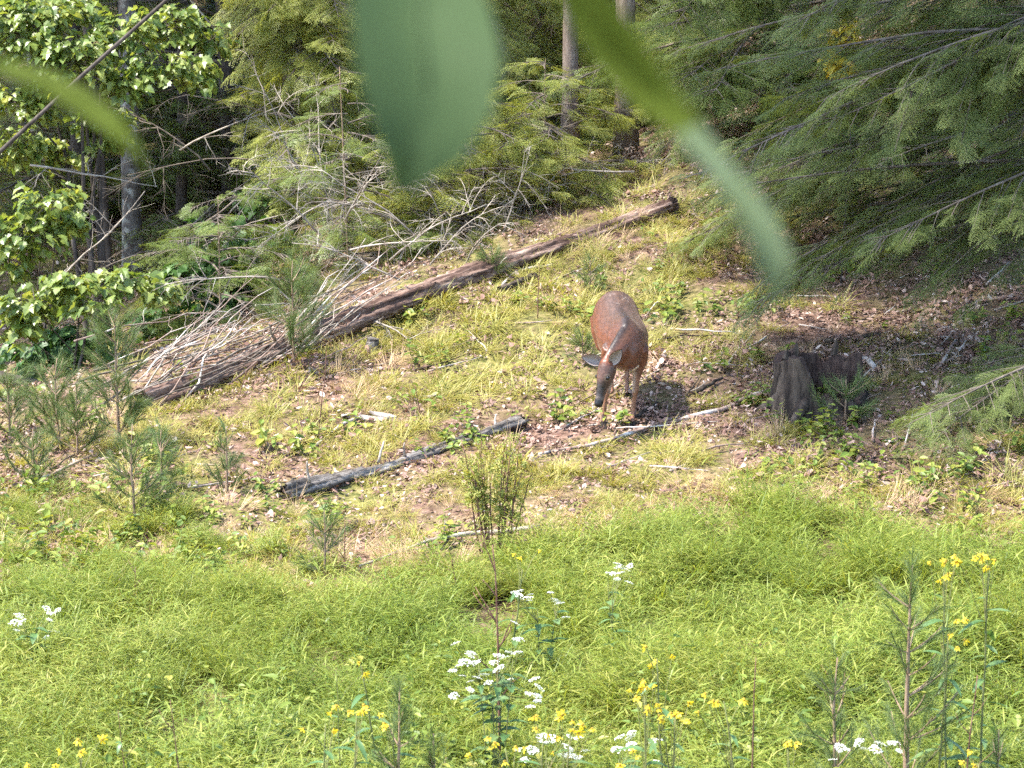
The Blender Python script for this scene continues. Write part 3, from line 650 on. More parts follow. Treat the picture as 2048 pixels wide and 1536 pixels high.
forest_tree(-9.2, 30.2, .12, 11, M['trunkd'], 'leafy tree added out of view to shade the dark gap, nearer the maples', crad=2.0, n=1300)  # second added tree outside the view, shading the same gap
far = [(-14, 39), (-9.5, 38), (-7, 43), (-6, 36), (-4.6, 40), (-2.4, 45), (-1.6, 38), (0, 41), (1.3, 36), (2.6, 44), (4, 38), (5.5, 36), (7, 42), (8.6, 37), (10.5, 40), (-10, 48), (-5, 52), (1, 54), (6, 50), (12, 46), (-13, 43)]
for k, (x_, y_) in enumerate(far):
    forest_tree(x_, y_, rng.uniform(.08, .15), rng.uniform(10, 14), M['trunkd'] if k % 3 else M['trunkg'], ('dark' if k % 3 else 'grey') + '-barked forest tree standing in the deep shade far behind the log', 'far forest trees', crad=rng.uniform(2.4, 3.2), n=1100, lean=(rng.uniform(-.4, .4), 0))

def spray_tris(n=17, L=.34):
    """light hemlock spray for whole boughs: (k,3,3) triangles, along +X"""
    T = []; bend = rng.uniform(.05, .3); ax_ = lambda t: Vector((L * t, 0, -bend * L * t * t * .6))
    def needles(p, d, ln, z):
        k = max(3, int(ln / .0135)); sd = d.cross(Vector((0, 0, 1))).normalized()
        for q_ in range(k):
            q = p + d * (ln * (q_ + .5) / k) + Vector((0, 0, -z * ((q_ / k) ** 2) * ln))
            for s_ in (-1, 1):
                nd = (sd * s_ * .9 + d * .5 + Vector((0, 0, rng.uniform(-.3, .25)))).normalized(); T.append([q - d * .0042, q + d * .0042, q + nd * rng.uniform(.014, .021)])
    for i in range(n):
        t = .05 + .92 * i / n; s_ = 1 if i % 2 else -1; ln = L * (.45 * math.sin(math.pi * min(1, t * .85 + .22)) + .05) * rng.uniform(.7, 1.15)
        needles(ax_(t), Vector((.72, s_ * .75, rng.uniform(-.25, .08))).normalized(), ln, rng.uniform(.2, .7))
        T.append([ax_(t) + Vector((0, .0012, 0)), ax_(t) - Vector((0, .0012, 0)), ax_(min(1, t + .1))])
    return np.array([[tuple(v) for v in t] for t in T], np.float32)
SPT = [spray_tris() for _ in range(6)]
def bough_mesh(L, ssc=.85, droop=.22, dens=1.2):
    m_ = 10; p = Vector(); d = Vector((1, 0, droop * .75)); bp = [p.copy()]
    for i in range(m_): d = (d + Vector((0, rng.gauss(0, .09), -droop * .17 + rng.gauss(0, .03)))).normalized(); p = p + d * L / m_; bp.append(p.copy())
    bb = MB(); bb.tube(bp, taper(m_ + 1, .005 + .006 * L, .0025), 6, False); tris = []
    def put(c, dd, k):
        e = np.array(aim(dd, rng.gauss(0, .35)).to_matrix(), np.float32); tris.append(rng.choice(SPT) @ e.T * k + np.array(c, np.float32))
    for i in range(int(L * 9 * dens) + 9):
        f = rng.uniform(.12, 1) ** .8; j = min(m_ - 1, int(f * m_)); c = bp[j].lerp(bp[j + 1], f * m_ - j); ax = (bp[j + 1] - bp[j]).normalized(); sd = ax.cross(Vector((0, 0, 1))).normalized()
        s_ = rng.choice((-1, 1)); tl = min(1.1, L * .40) * (1.15 - f) * rng.uniform(.4, 1.2) + .06
        td = (ax * .75 + sd * s_ * .8 + Vector((0, 0, rng.uniform(-.28, .16)))).normalized(); e_ = c + td * tl + Vector((0, 0, -.14 * tl))
        bb.tube([c, c.lerp(e_, .5) + Vector((0, 0, .03 * tl)), e_], [.0045, .0032, .002], 4, False); ns = max(1, int(tl / (.15 * ssc)))
        for q in range(ns): put(c.lerp(e_, (q + .6) / ns), td + ax * rng.uniform(-.2, .3) + sd * rng.uniform(-.6, .6) + Vector((0, 0, rng.uniform(-.22, .18))), rng.uniform(.55, 1.1) * ssc)
    put(bp[-1] - d * .1, d, ssc)
    V = np.concatenate(tris).reshape(-1, 3); n = len(V) // 3; me = bpy.data.meshes.new('needles'); me.vertices.add(len(V)); me.vertices.foreach_set('co', V.astype(np.float32).ravel())
    me.loops.add(len(V)); me.loops.foreach_set('vertex_index', np.arange(len(V), dtype=np.int32)); me.polygons.add(n); me.polygons.foreach_set('loop_start', np.arange(0, len(V), 3, dtype=np.int32)); me.update(calc_edges=True)
    me.materials.append(M['hem']); return bb.mesh('branch', M['twigd'], True), me
BCL = [.7, 1.3, 2.2, 3.3, 4.5]; BOUGH = {}
for c_, nv, sc_ in ((.7, 4, .9), (1.3, 4, .8), (2.2, 5, .85), (3.3, 5, .75), (4.5, 4, .75)): BOUGH[c_] = [bough_mesh(c_, sc_) for _ in range(nv)]
def add_bough(root, key, p, d, L, roll=0):
    c_ = min(BCL, key=lambda c: abs(math.log(c / L))); wm, nm = rng.choice(BOUGH[c_]); k = L / c_
    o = inst(wm, 'branch', root, p, aim(d, roll), (k, k * rng.choice((-1, 1)), k)); f = inst(nm, 'needles', o); f['kind'] = 'stuff'
    f.material_slots[0].link = 'OBJECT'; f.material_slots[0].material = M[key]
def tall_tree(x_, y_, H, r, label, cc):
    root = forest_tree(x_, y_, r, H, M['trunkg'], label, crown=False); b0 = Vector((x_, y_, g1(x_, y_) - .1)); PP = []
    lb = MB()
    for c, rx, ry, rz_, n in cc:
        c = Vector(c) - b0; PP.append(crown_points(c, rx, ry, rz_, n)); p0 = Vector((0, 0, min(H * .95, c.z - 1.2))); lb.tube(wig(p0, c, 6, .06), taper(7, r * .45, r * .12), 6)
    lb.build('limb', M['trunkg'], root, True); PP = np.concatenate(PP); nn = len(PP)
    scatter('crown', 'crown', PP, np.stack([nrg.normal(0, .5, nn), nrg.normal(0, .5, nn), nrg.uniform(0, 6.28, nn)], -1), nrg.uniform(.9, 1.5, nn), parent=root)
def lit_from(x_, y_, h): return (x_ + sdir.x / sdir.z * h, y_ + sdir.y / sdir.z * h, g1(x_, y_) + h)      # point h up towards the sun
tall_tree(-7.2, 28.4, 16, .24, 'tall unseen tree behind the maples, crown shaped to shade the right slope', [(lit_from(4.5, 21.4, 13.5), 2.5, 1.7, 1.2, 27), (lit_from(4.7, 23.6, 14.5), 2.4, 1.6, 1.2, 24), (lit_from(2.7, 21.6, 13.2), .8, .9, .7, 7), (lit_from(2.45, 20.7, 13), .35, .8, .5, 6), (lit_from(4.6, 26.4, 14), 2.3, 1.7, 1.2, 20), (lit_from(5.2, 29.5, 14.5), 2.4, 2, 1.2, 20)])  # out of view; crown lumps placed sunward of the ground they shade
def hemlock(x_, y_, H, r, key, label, n=26, Lmax=2.4, z0=.6, az=None, dens=1.0, droop=.25, group=None, mat='trunkd', zs=None, ssc=1.0, tips=None):
    base = Vector((x_, y_, g1(x_, y_) - .1)); root = empty('hemlock_tree', base); tag(root, label, 'tree', group)
    mb = MB(); trunk_mesh(mb, Vector(), Vector((rng.uniform(-.1, .1), rng.uniform(-.1, .1), H)), r, r * .2, .012); mb.build('trunk', M[mat], root, True)
    for k in range(n):
        t = (k + .5) / n; h = z0 + (H - z0) * t ** 1.7 if zs is None else zs[k]; h = min(h, H * .98); an = k * 2.39996 + rng.uniform(-.4, .4) if az is None else az[k]
        L = Lmax * (1 - h / H) ** .6 * rng.uniform(.75, 1.15) + .25; add_bough(root, key, Vector((0, 0, h)), Vector((math.cos(an), math.sin(an), rng.uniform(-.15, .2))), L, rng.gauss(0, .15))
    for tp in tips or ():
        e = Vector(tp) - base; h = min(H * .95, max(.5, e.z + rng.uniform(-.35, .9) + .1 * math.hypot(e.x, e.y))); a = Vector((0, 0, h)); add_bough(root, key, a, e - a, (e - a).length, rng.gauss(0, .12))
    return root
def tipbox(n, u0, u1, v0, v1, d0, d1): return [P(rng.uniform(u0, u1), rng.uniform(v0, v1), rng.uniform(d0, d1)) for _ in range(n)]
hemlock(TX(575, 29.6), 29.8, 6.0, .08, 'hem_y', 'drooping hemlock with sunlit yellow-green sprays beside the dark gap', 10, 2.0, 3, tips=tipbox(30, 440, 720, -60, 190, 28.2, 30.2) + tipbox(8, 560, 740, 250, 420, 28, 29))
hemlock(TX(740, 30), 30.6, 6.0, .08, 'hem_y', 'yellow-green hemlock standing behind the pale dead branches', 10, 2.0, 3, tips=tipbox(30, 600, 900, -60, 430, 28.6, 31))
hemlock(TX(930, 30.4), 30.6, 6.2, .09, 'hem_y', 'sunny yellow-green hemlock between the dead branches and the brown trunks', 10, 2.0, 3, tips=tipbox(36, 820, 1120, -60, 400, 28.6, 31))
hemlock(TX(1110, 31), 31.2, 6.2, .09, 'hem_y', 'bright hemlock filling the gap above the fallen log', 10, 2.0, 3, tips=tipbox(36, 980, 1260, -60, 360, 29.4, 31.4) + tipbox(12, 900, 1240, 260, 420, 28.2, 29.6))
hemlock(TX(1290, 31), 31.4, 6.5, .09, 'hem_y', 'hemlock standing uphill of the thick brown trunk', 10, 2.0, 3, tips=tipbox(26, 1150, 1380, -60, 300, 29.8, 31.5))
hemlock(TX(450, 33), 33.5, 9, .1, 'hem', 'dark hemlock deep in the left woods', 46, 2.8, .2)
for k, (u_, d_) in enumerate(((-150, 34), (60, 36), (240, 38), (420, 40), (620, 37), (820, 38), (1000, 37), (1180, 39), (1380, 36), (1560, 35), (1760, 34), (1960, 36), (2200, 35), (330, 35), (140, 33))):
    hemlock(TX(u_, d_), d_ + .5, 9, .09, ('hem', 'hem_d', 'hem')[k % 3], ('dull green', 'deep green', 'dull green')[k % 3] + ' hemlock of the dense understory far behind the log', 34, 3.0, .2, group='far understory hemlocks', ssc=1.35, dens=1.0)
hemlock(TX(930, 26.5), 26.9, 1.6, .013, 'hem_y', 'small hemlock sapling growing against the fallen trunk', 34, 1.0, .15, mat='pstem')
hemlock(TX(1090, 27.3), 27.6, 1.5, .012, 'hem_y', 'bushy hemlock sapling below the sunlit brown trunk', 34, 1.1, .15, mat='pstem')
hemlock(TX(690, 26), 26.4, 2.0, .014, 'hem', 'low hemlock sapling beside the bleached twigs', 30, .8, .2, mat='pstem')
hemlock(TX(430, 25.5), 25.6, 1.3, .012, 'hem', 'spreading hemlock sapling behind the brush heap', 26, .8, .15, mat='pstem')
# near hemlock at the right: trunk just out of frame, boughs reaching left over the slope
VM = ([1270, 1300, 1400, 1550, 1700, 2048, 2400], [330, 400, 540, 600, 640, 860, 950])
def tips(n, u0, u1, v0, v1, d0, d1):
    out = []
    while len(out) < n:
        u_, v_ = rng.uniform(u0, u1), rng.uniform(v0, v1)
        if v_ < np.interp(u_, *VM) - 30: out.append(P(u_, v_, rng.uniform(d0, d1)))
    return out
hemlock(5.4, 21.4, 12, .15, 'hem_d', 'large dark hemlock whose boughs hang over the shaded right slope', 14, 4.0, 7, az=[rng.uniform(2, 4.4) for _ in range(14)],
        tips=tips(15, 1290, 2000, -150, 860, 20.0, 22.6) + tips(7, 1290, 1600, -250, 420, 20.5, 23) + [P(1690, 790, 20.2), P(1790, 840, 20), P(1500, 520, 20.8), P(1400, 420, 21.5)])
hemlock(4.7, 24.6, 11, .11, 'hem_d', 'dark hemlock further up the right slope', 14, 3.2, 6, tips=tips(19, 1320, 2048, -150, 430, 23.2, 25.5) + tipbox(9, 1285, 1600, 0, 360, 23.6, 25.4) + [P(1335, 415, 25.0), P(1370, 400, 24.6), P(1350, 440, 24.8), P(1400, 455, 24)] + tips(8, 1250, 2000, -650, -40, 22, 25))  # last set of boughs sits above the view, added for shade
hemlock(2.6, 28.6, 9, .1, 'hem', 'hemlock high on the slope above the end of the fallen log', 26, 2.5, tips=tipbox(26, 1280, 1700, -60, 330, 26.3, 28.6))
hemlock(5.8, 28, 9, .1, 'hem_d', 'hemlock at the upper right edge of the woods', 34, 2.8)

def broadleaf(name, base, blobs, key, src, label, size, stems=1, nper=1., m='trunkd', leafparts=300, r0=.02, cat='tree'):
    base = Vector(base); root = empty(name, base); tag(root, label, cat)
    tips = [(Vector(c) - base, r) for c, r in blobs]
    tops = [Vector((rng.uniform(-.25, .25) * k, rng.uniform(-.2, .2), max(t[0].z for t in tips) * rng.uniform(.8, 1.02))) + Vector((sum(t[0].x for t in tips) / len(tips) * .6, 0, 0)) for k in range(stems)]
    st = []
    for k in range(stems):
        mb = MB(); s0 = Vector((rng.uniform(-.1, .1) * (k > 0), rng.uniform(-.1, .1) * (k > 0), -.05)); pp = wig(s0, tops[k], 10, .07); mb.tube(pp, taper(11, r0 * rng.uniform(.8, 1.2), r0 * .3), 7); mb.build('trunk', M[m], root, True); st.append(pp)
    pts, rots, scl = [], [], []
    for c, r in tips:
        pp = min(st, key=lambda s: min((q - c).length for q in s)); 
        q0 = min(pp, key=lambda q: (q - (c - Vector((0, 0, r[2] + .3)))).length)
        mb = MB(); w_ = wig(q0, c, 6, .1); mb.tube(w_, taper(7, r0 * .45, r0 * .12), 5, False)
        nt = max(8, int(60 * r[0] * max(r[2], .15) * 4 * nper))
        for i in range(nt):                                      # small flat sprays of leaves on twigs
            o = rv(1); o = o / max(1, o.length); e_ = c + Vector((o.x * r[0], o.y * r[1], o.z * r[2]))
            s_ = c.lerp(e_, .2); mb.tube([s_, s_.lerp(e_, .6) + Vector((0, 0, .04)), e_], [.004, .003, .0015], 3, False)
            dv = (e_ - s_); dv.z *= .4; dv = dv.normalized() if dv.length > 1e-5 else Vector((1, 0, 0)); sd = dv.cross(Vector((0, 0, 1)))
            for j in range(rng.randint(7, 11)):
                f = rng.uniform(.45, 1.1); d = (dv * .6 + sd * rng.uniform(-1.2, 1.2) + Vector((0, -.25, rng.uniform(-.75, -.05))))
                pts.append(s_.lerp(e_, f) + rv(.07)); rots.append(aim(d, rng.gauss(0, .5))); scl.append(size * rng.uniform(.7, 1.2))
        mb.build('limb', M[m], root)
    order = list(range(len(pts))); rng.shuffle(order); near, rest = order[:leafparts], order[leafparts:]
    for i in near: inst(src[i % len(src)], 'leaf', root, pts[i], rots[i], scl[i])
    if rest: scatter('leaves', key, [tuple(pts[i]) for i in rest], [tuple(rots[i]) for i in rest], [scl[i] for i in rest], parent=root)
def blob(u, v, ru, rv_, d, rd=None): k = d / FPX; return (P(u, v, d), (ru * k, (rd or ru * .7) * k, rv_ * k))
def base_at(u, d): x_ = TX(u, d); return (x_, d, g1(x_, d))
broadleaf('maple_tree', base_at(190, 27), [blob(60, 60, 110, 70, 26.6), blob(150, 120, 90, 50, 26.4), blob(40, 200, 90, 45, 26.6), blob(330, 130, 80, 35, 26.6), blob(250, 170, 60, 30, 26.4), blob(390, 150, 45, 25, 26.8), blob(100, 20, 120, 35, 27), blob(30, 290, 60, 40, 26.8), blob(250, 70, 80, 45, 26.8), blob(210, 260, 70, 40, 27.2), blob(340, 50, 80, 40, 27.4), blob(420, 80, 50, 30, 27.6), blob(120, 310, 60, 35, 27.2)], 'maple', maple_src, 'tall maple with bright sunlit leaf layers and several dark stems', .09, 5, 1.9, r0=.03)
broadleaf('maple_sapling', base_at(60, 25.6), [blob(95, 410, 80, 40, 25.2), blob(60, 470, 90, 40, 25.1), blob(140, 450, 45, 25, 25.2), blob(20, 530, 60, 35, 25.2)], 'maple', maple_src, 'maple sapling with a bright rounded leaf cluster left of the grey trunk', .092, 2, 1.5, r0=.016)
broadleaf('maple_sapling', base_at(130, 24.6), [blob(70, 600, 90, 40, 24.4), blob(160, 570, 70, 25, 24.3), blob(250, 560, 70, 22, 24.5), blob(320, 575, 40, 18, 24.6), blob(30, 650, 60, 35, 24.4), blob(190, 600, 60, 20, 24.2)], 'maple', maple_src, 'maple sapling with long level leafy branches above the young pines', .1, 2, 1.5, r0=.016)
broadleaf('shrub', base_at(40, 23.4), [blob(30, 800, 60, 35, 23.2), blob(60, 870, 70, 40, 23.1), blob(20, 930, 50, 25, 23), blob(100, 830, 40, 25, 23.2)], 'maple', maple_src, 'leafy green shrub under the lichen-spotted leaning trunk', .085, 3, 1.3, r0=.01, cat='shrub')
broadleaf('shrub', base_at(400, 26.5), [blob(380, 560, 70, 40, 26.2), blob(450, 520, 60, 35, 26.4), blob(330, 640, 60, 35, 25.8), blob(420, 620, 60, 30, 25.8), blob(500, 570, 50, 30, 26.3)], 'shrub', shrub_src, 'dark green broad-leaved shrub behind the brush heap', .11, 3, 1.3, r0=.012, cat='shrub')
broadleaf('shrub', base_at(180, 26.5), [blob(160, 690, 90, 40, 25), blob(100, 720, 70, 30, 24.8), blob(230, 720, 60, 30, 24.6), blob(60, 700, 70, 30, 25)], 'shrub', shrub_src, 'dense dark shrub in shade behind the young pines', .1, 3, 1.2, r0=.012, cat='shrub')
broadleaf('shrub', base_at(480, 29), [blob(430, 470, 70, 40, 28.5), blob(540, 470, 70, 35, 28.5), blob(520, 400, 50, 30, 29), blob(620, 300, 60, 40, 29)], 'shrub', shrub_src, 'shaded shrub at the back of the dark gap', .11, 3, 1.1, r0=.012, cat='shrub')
broadleaf('sapling', base_at(1690, 24.2), [blob(1690, 70, 30, 25, 23.8), blob(1675, 130, 25, 18, 23.8), blob(1720, 160, 30, 20, 23.9)], 'yfall', ysrc, 'thin sapling with yellowing leaves showing through the dark hemlock boughs', .06, 1, .6, r0=.01)
# dead leaning pole, upper left
a_ = P(-900, 700, 24.6); b_ = P(420, -75, 24.8); a_.z = g1(a_.x, a_.y)
pl = MB(); pts = wig(a_, b_, 16, .015); pl.tube(rel(pts, a_), taper(17, .026, .016), 9); tag(pl.build('leaning_pole', M['trunkd'], None, True, a_), 'thin dark dead sapling leaning across the maple', 'dead tree')

# young pines
def pine(u, v, hpx, label, wpx=None, lean=0., base=None, dens=1.):
    b0 = G(u, v) if base is None else Vector(base); d = b0.y; H = hpx / ppm(d); W = (wpx or hpx * .55) / ppm(d) * .5
    root = empty('pine_sapling', b0); tag(root, label, 'pine')
    st = MB(); top = Vector((lean * H, 0, H)); pts = wig((0, 0, -.03), top, 8, .03); st.tube(pts, taper(9, .006 + .010 * H, .003), 6); st.build('stem', M['pstem'], root, True)
    SP, SR, SS = [], [], []; nw = max(3, int(H / .13))
    for k in range(nw):
        t = (.14 + .8 * k / nw); i = min(7, int(t * 8)); c = pts[i].lerp(pts[i + 1], t * 8 - i)
        for j in range(max(1, int(rng.randint(3, 5) * dens))):
            an = rng.uniform(0, 6.28); L = W * (1.15 - .85 * t) * rng.uniform(.7, 1.15) + .04; q = c.copy(); dd = Vector((math.cos(an), math.sin(an), rng.uniform(.25, .8))).normalized(); bp = [q]
            for s_ in range(4): dd = (dd + Vector((0, 0, .12)) + rv(.05)).normalized(); q = q + dd * L / 4; bp.append(q)
            bb = MB(); bb.tube(bp, [.0045, .004, .0035, .003, .002], 4, False); bb.build('branch', M['pstem'], root)
            m_ = max(2, int(L / .042 * dens))
            for s_ in range(m_):
                f = .3 + .7 * (s_ + 1) / m_; ii = min(3, int(f * 4)); SP.append(tuple(bp[ii].lerp(bp[ii + 1], f * 4 - ii) - dd * .06)); SR.append(tuple(aim(dd + rv(.5)))); SS.append(rng.uniform(.8, 1.2))
    for s_ in range(max(3, int(H / .06))):
        f = .35 + .65 * rng.random(); i = min(7, int(f * 8)); SP.append(tuple(pts[i].lerp(pts[i + 1], f * 8 - i))); SR.append(tuple(aim(Vector((rng.uniform(-.6, .6), rng.uniform(-.6, .6), 1))))); SS.append(rng.uniform(.8, 1.1))
    scatter('needles', 'pine', SP, SR, SS, parent=root)
pine(240, 900, 300, 'tallest young pine standing before the maple branches', 190)
pine(270, 1050, 210, 'bushy young pine with dark base at the edge of the meadow', 170)
pine(155, 920, 150, 'low young pine under the end of the leaning trunk', 150)
pine(120, 900, 190, 'feathery young pine close left of the tallest young pine', 190)
pine(325, 985, 130, 'soft low pine between the bushy pine and the lone narrow pine', 120)
pine(20, 880, 150, 'young pine half hidden by the leafy shrub', 160)
pine(455, 990, 140, 'narrow young pine alone on the grass below the brush heap', 90)
pine(588, 735, 220, 'young pine with bare lower stem standing through the brush heap', 210)
pine(70, 985, 130, 'short blue-green pine in the pale litter', 150)
pine(650, 1160, 150, 'thin young pine with one long side branch near the grey dead branch', 110)
pine(985, 560, 60, 'tiny pine seedling against the lower side of the fallen trunk', 70)
pine(1180, 590, 70, 'small pine seedling uphill of the deer', 60)
pine(1165, 730, 60, 'pine seedling low in the grass beside the deer', 60)
pine(1690, 850, 90, 'pine seedling growing in front of the stump', 150)
pine(645, 680, 60, 'dark pine tuft leaning over the fallen trunk', 80)
def near_base(u, v_top, h): d = depth_for(v_top, h); x_ = TX(u, d); return (x_, d, g1(x_, d)), d
for u_, vt, h, wpx, lb in ((790, 1375, .95, 150, 'dark young pine with upswept top rising from the flowers'), (1850, 1125, 1.35, 300, 'tall thin young pine beside the yellow flowers'), (1700, 1330, .9, 200, 'open branched young pine behind the white flat-topped flowers'), (2040, 1420, .6, 170, 'dense bluish pine at the meadow corner'), (860, 1480, .5, 190, 'low spreading pine under the white flower clump')):
    bs, d = near_base(u_, vt, h); pine(0, 0, h * ppm(d), lb, wpx, 0, bs, .75)

# ------------------------------------------------------------------ wildflowers
def leaf_blade(L, wd, m, droop=.4):
    b = MB(); n = 6
    for i in range(n + 1):
        t = i / n; ww = wd * .5 * math.sin(math.pi * min(1, t * .92 + .06)) ** .8; x_ = L * t; zc = -droop * L * t * t
        b.v += [Vector((x_, -ww, zc + ww * .35)), Vector((x_, 0, zc)), Vector((x_, ww, zc + ww * .35))]
    for i in range(n): k = i * 3; b.f += [(k, k + 1, k + 4, k + 3), (k + 1, k + 2, k + 5, k + 4)]
    return b.mesh('leaf', m, True)
WL = [leaf_blade(.17, .042, M['wleaf'], dr) for dr in (.25, .5, .8)]; WS = [leaf_blade(.09, .04, M['wleaf'], dr) for dr in (.3, .6)]
def flower_mesh():
    b = MB(); n = rng.randint(6, 9)
    for k in range(n):
        an = k * 6.28 / n + rng.uniform(-.2, .2); d = Vector((math.cos(an), math.sin(an), rng.uniform(-.5, .15))); b.blade((0, 0, 0), d, (0, 0, 1), rng.uniform(.02, .028), .0085, .5, 2, False)
    return b.mesh('petals', M['petal'])
def disc_mesh(): b = MB(); b.tube([(0, 0, -.004), (0, 0, .004), (0, 0, .008)], [.006, .0075, .004], 7); return b.mesh('disc', M['disc'])
FLW = [flower_mesh() for _ in range(5)]; DSC = disc_mesh()
def wingstem(u, v, n, label, h=1.2, spread=45, stemcol='stem'):
    d = depth_for(v, h); x_ = TX(u, d); z0 = g1(x_, d); root = empty('yellow_wildflower', (x_, d, z0)); tag(root, label, 'wildflower')
    H = P(u, v, d).z - z0; st = MB(); top = Vector((0, 0, H - .04)); lx = rng.uniform(-.12, .12); pts = wig((lx, 0, 0), top, 8, .03); st.tube(pts, taper(9, .007, .003), 6); st.build('stem', M[stemcol], root, True)
    for k in range(int(H / .085)):
        t = .25 + .7 * k / (H / .085); i = min(7, int(t * 8)); c = pts[i].lerp(pts[i + 1], t * 8 - i); an = k * 2.4; inst(rng.choice(WL), 'leaf', root, c, aim((math.cos(an), math.sin(an), rng.uniform(-.1, .5)), rng.uniform(-.3, .3)), rng.uniform(.6, 1.05) * (1.15 - .4 * t))
    sp = spread / ppm(d)
    for k in range(max(2, int(n * .75))):
        e_ = top + Vector((rng.gauss(0, .55) * sp, rng.gauss(0, .5) * sp, rng.uniform(-.8, .8) * sp * .8 + .02)); s0 = pts[rng.choice((5, 6, 7))]
        br = MB(); br.tube([s0, s0.lerp(e_, .6) + Vector((0, 0, .02)), e_], [.0022, .0018, .0014], 3, False); br.build('flower_stalk', M[stemcol], root)
        f = inst(FLW[k % 5], 'flower', root, e_, (rng.gauss(0, .5) + .35, rng.gauss(0, .5), rng.uniform(0, 6)), rng.uniform(.7, 1.15)); inst(DSC, 'disc', f)
for a in [(1915, 1130, 13, 'yellow flower head rising beside the tall thin pine', 1.25), (2010, 1125, 14, 'largest yellow flower head at the right of the meadow', 1.25), (1928, 1255, 7, 'lone small yellow bloom cluster low between the right flower heads', 1.05), (1300, 1375, 12, 'yellow blooms beside long drooping leaves', 1.05), (1365, 1415, 14, 'dense yellow flower cluster left of the bare red stalk', .95), (1465, 1385, 7, 'sparse yellow blooms next to the bare red stalk', 1.0), (1270, 1525, 13, 'yellow cluster at the foot of the picture below the drooping leaves', .85), (1325, 1300, 6, 'small faded yellow blooms above the drooping leaves', 1.1),
          (1090, 1450, 9, 'yellow blooms above the low white florets', .9), (1150, 1430, 8, 'small yellow blooms right of the low white florets', .9), (1010, 1480, 8, 'yellow blooms at the base of the tall dead stalk', .8), (955, 1530, 6, 'bright yellow bloom left of the tall dead stalk', .75), (635, 1430, 7, 'scattered yellow blooms on a slim stem in the open grass', .9), (700, 1410, 5, 'few yellow blooms beside the dark young pine', .9), (1045, 1125, 5, 'single yellow bloom cluster by the leafy brown weed', .75), (710, 1315, 3, 'tiny lone yellow bloom in the green grass', .8), (55, 1525, 6, 'yellow bloom in the lower left grass', .8), (125, 1490, 4, 'faint yellow bloom near the lower left bloom', .8), (2000, 1510, 6, 'yellow blooms under the dense bluish pine', .75), (1600, 1470, 3, 'faded yellow bloom behind the white flat-topped flowers', .85), (775, 1440, 4, 'yellow blooms peeping through the dark young pine', .8)]:
    wingstem(a[0], a[1], a[2], a[3], a[4])
def corymb_mesh():
    b = MB()
    for k in range(46):
        r = math.sqrt(rng.random()) * .036; an = rng.uniform(0, 6.28); c = Vector((math.cos(an) * r, math.sin(an) * r, .012 - r * r * 5 + rng.uniform(-.003, .003)))
        for j in range(3): a0 = rng.uniform(0, 6.28); b.poly([c + Vector((math.cos(a0 + q) * .0045, math.sin(a0 + q) * .0045, rng.uniform(-.002, .003))) for q in (0, 2.1, 4.2)])
    return b.mesh('floret_head', M['white'])
COR = [corymb_mesh() for _ in range(4)]
def snakeroot(u, v, heads, label, h, wpx, hpx):
    d = depth_for(v, h); x_ = TX(u, d); z0 = g1(x_, d); root = empty('white_wildflower', (x_, d, z0)); tag(root, label, 'wildflower'); k_ = 1 / ppm(d); H = P(u, v, d).z - z0
    stems = []
    for s_ in range(max(2, heads // 5)):
        tx = (rng.random() - .5) * wpx * k_ * .8; st = MB(); pts = wig((tx * .25, rng.uniform(-.05, .05), 0), (tx, rng.uniform(-.1, .1), H * rng.uniform(.75, .95)), 6, .03); st.tube(pts, taper(7, .004, .002), 5); st.build('stem', M['stem'], root, True); stems.append(pts)
        for j in range(9):
            f = .25 + .72 * j / 9; i = min(5, int(f * 6)); c = pts[i].lerp(pts[i + 1], f * 6 - i); an = j * 1.57 + rng.uniform(-.4, .4); inst(rng.choice(WS), 'leaf', root, c, aim((math.cos(an), math.sin(an), .3), rng.uniform(-.3, .3)), rng.uniform(.7, 1.2))
    for j in range(heads):
        an = rng.uniform(-1, 1); e_ = Vector((an * wpx * k_ * .5, rng.uniform(-.12, .12), H - rng.random() * hpx * k_ * (.35 + .65 * abs(an)))); s0 = min(stems, key=lambda p_: (p_[-1] - e_).length)[-2]
        br = MB(); br.tube([s0, s0.lerp(e_, .5) - Vector((0, 0, .01)), e_], [.002, .0016, .0013], 3, False); br.build('flower_stalk', M['stem'], root)
        inst(rng.choice(COR), 'flower_head', root, e_, (rng.gauss(0, .25) + .2, rng.gauss(0, .25), rng.uniform(0, 6)), rng.uniform(.5, .95))
snakeroot(990, 1290, 30, 'large domed clump of white flower heads behind the tall dead stalk', .85, 190, 160)
snakeroot(1130, 1485, 14, 'low row of white florets at the foot of the yellow blooms', .6, 170, 50)
snakeroot(1750, 1478, 10, 'flat white flower heads under the open branched pine', .65, 160, 45)
snakeroot(1245, 1135, 9, 'small pale flower clump high in the bright meadow', .6, 60, 50)
snakeroot(1085, 1175, 12, 'pale leafy white flower clump right of the brown weed', .6, 120, 80)
snakeroot(1270, 1470, 8, 'white florets mixed among the lower yellow clusters', .6, 120, 60)
snakeroot(25, 1225, 12, 'pale dry flower clump at the left edge of the meadow', .45, 120, 70)
snakeroot(1800, 880, 5, 'thin white flowering stalk in the shaded litter', .35, 40, 50)
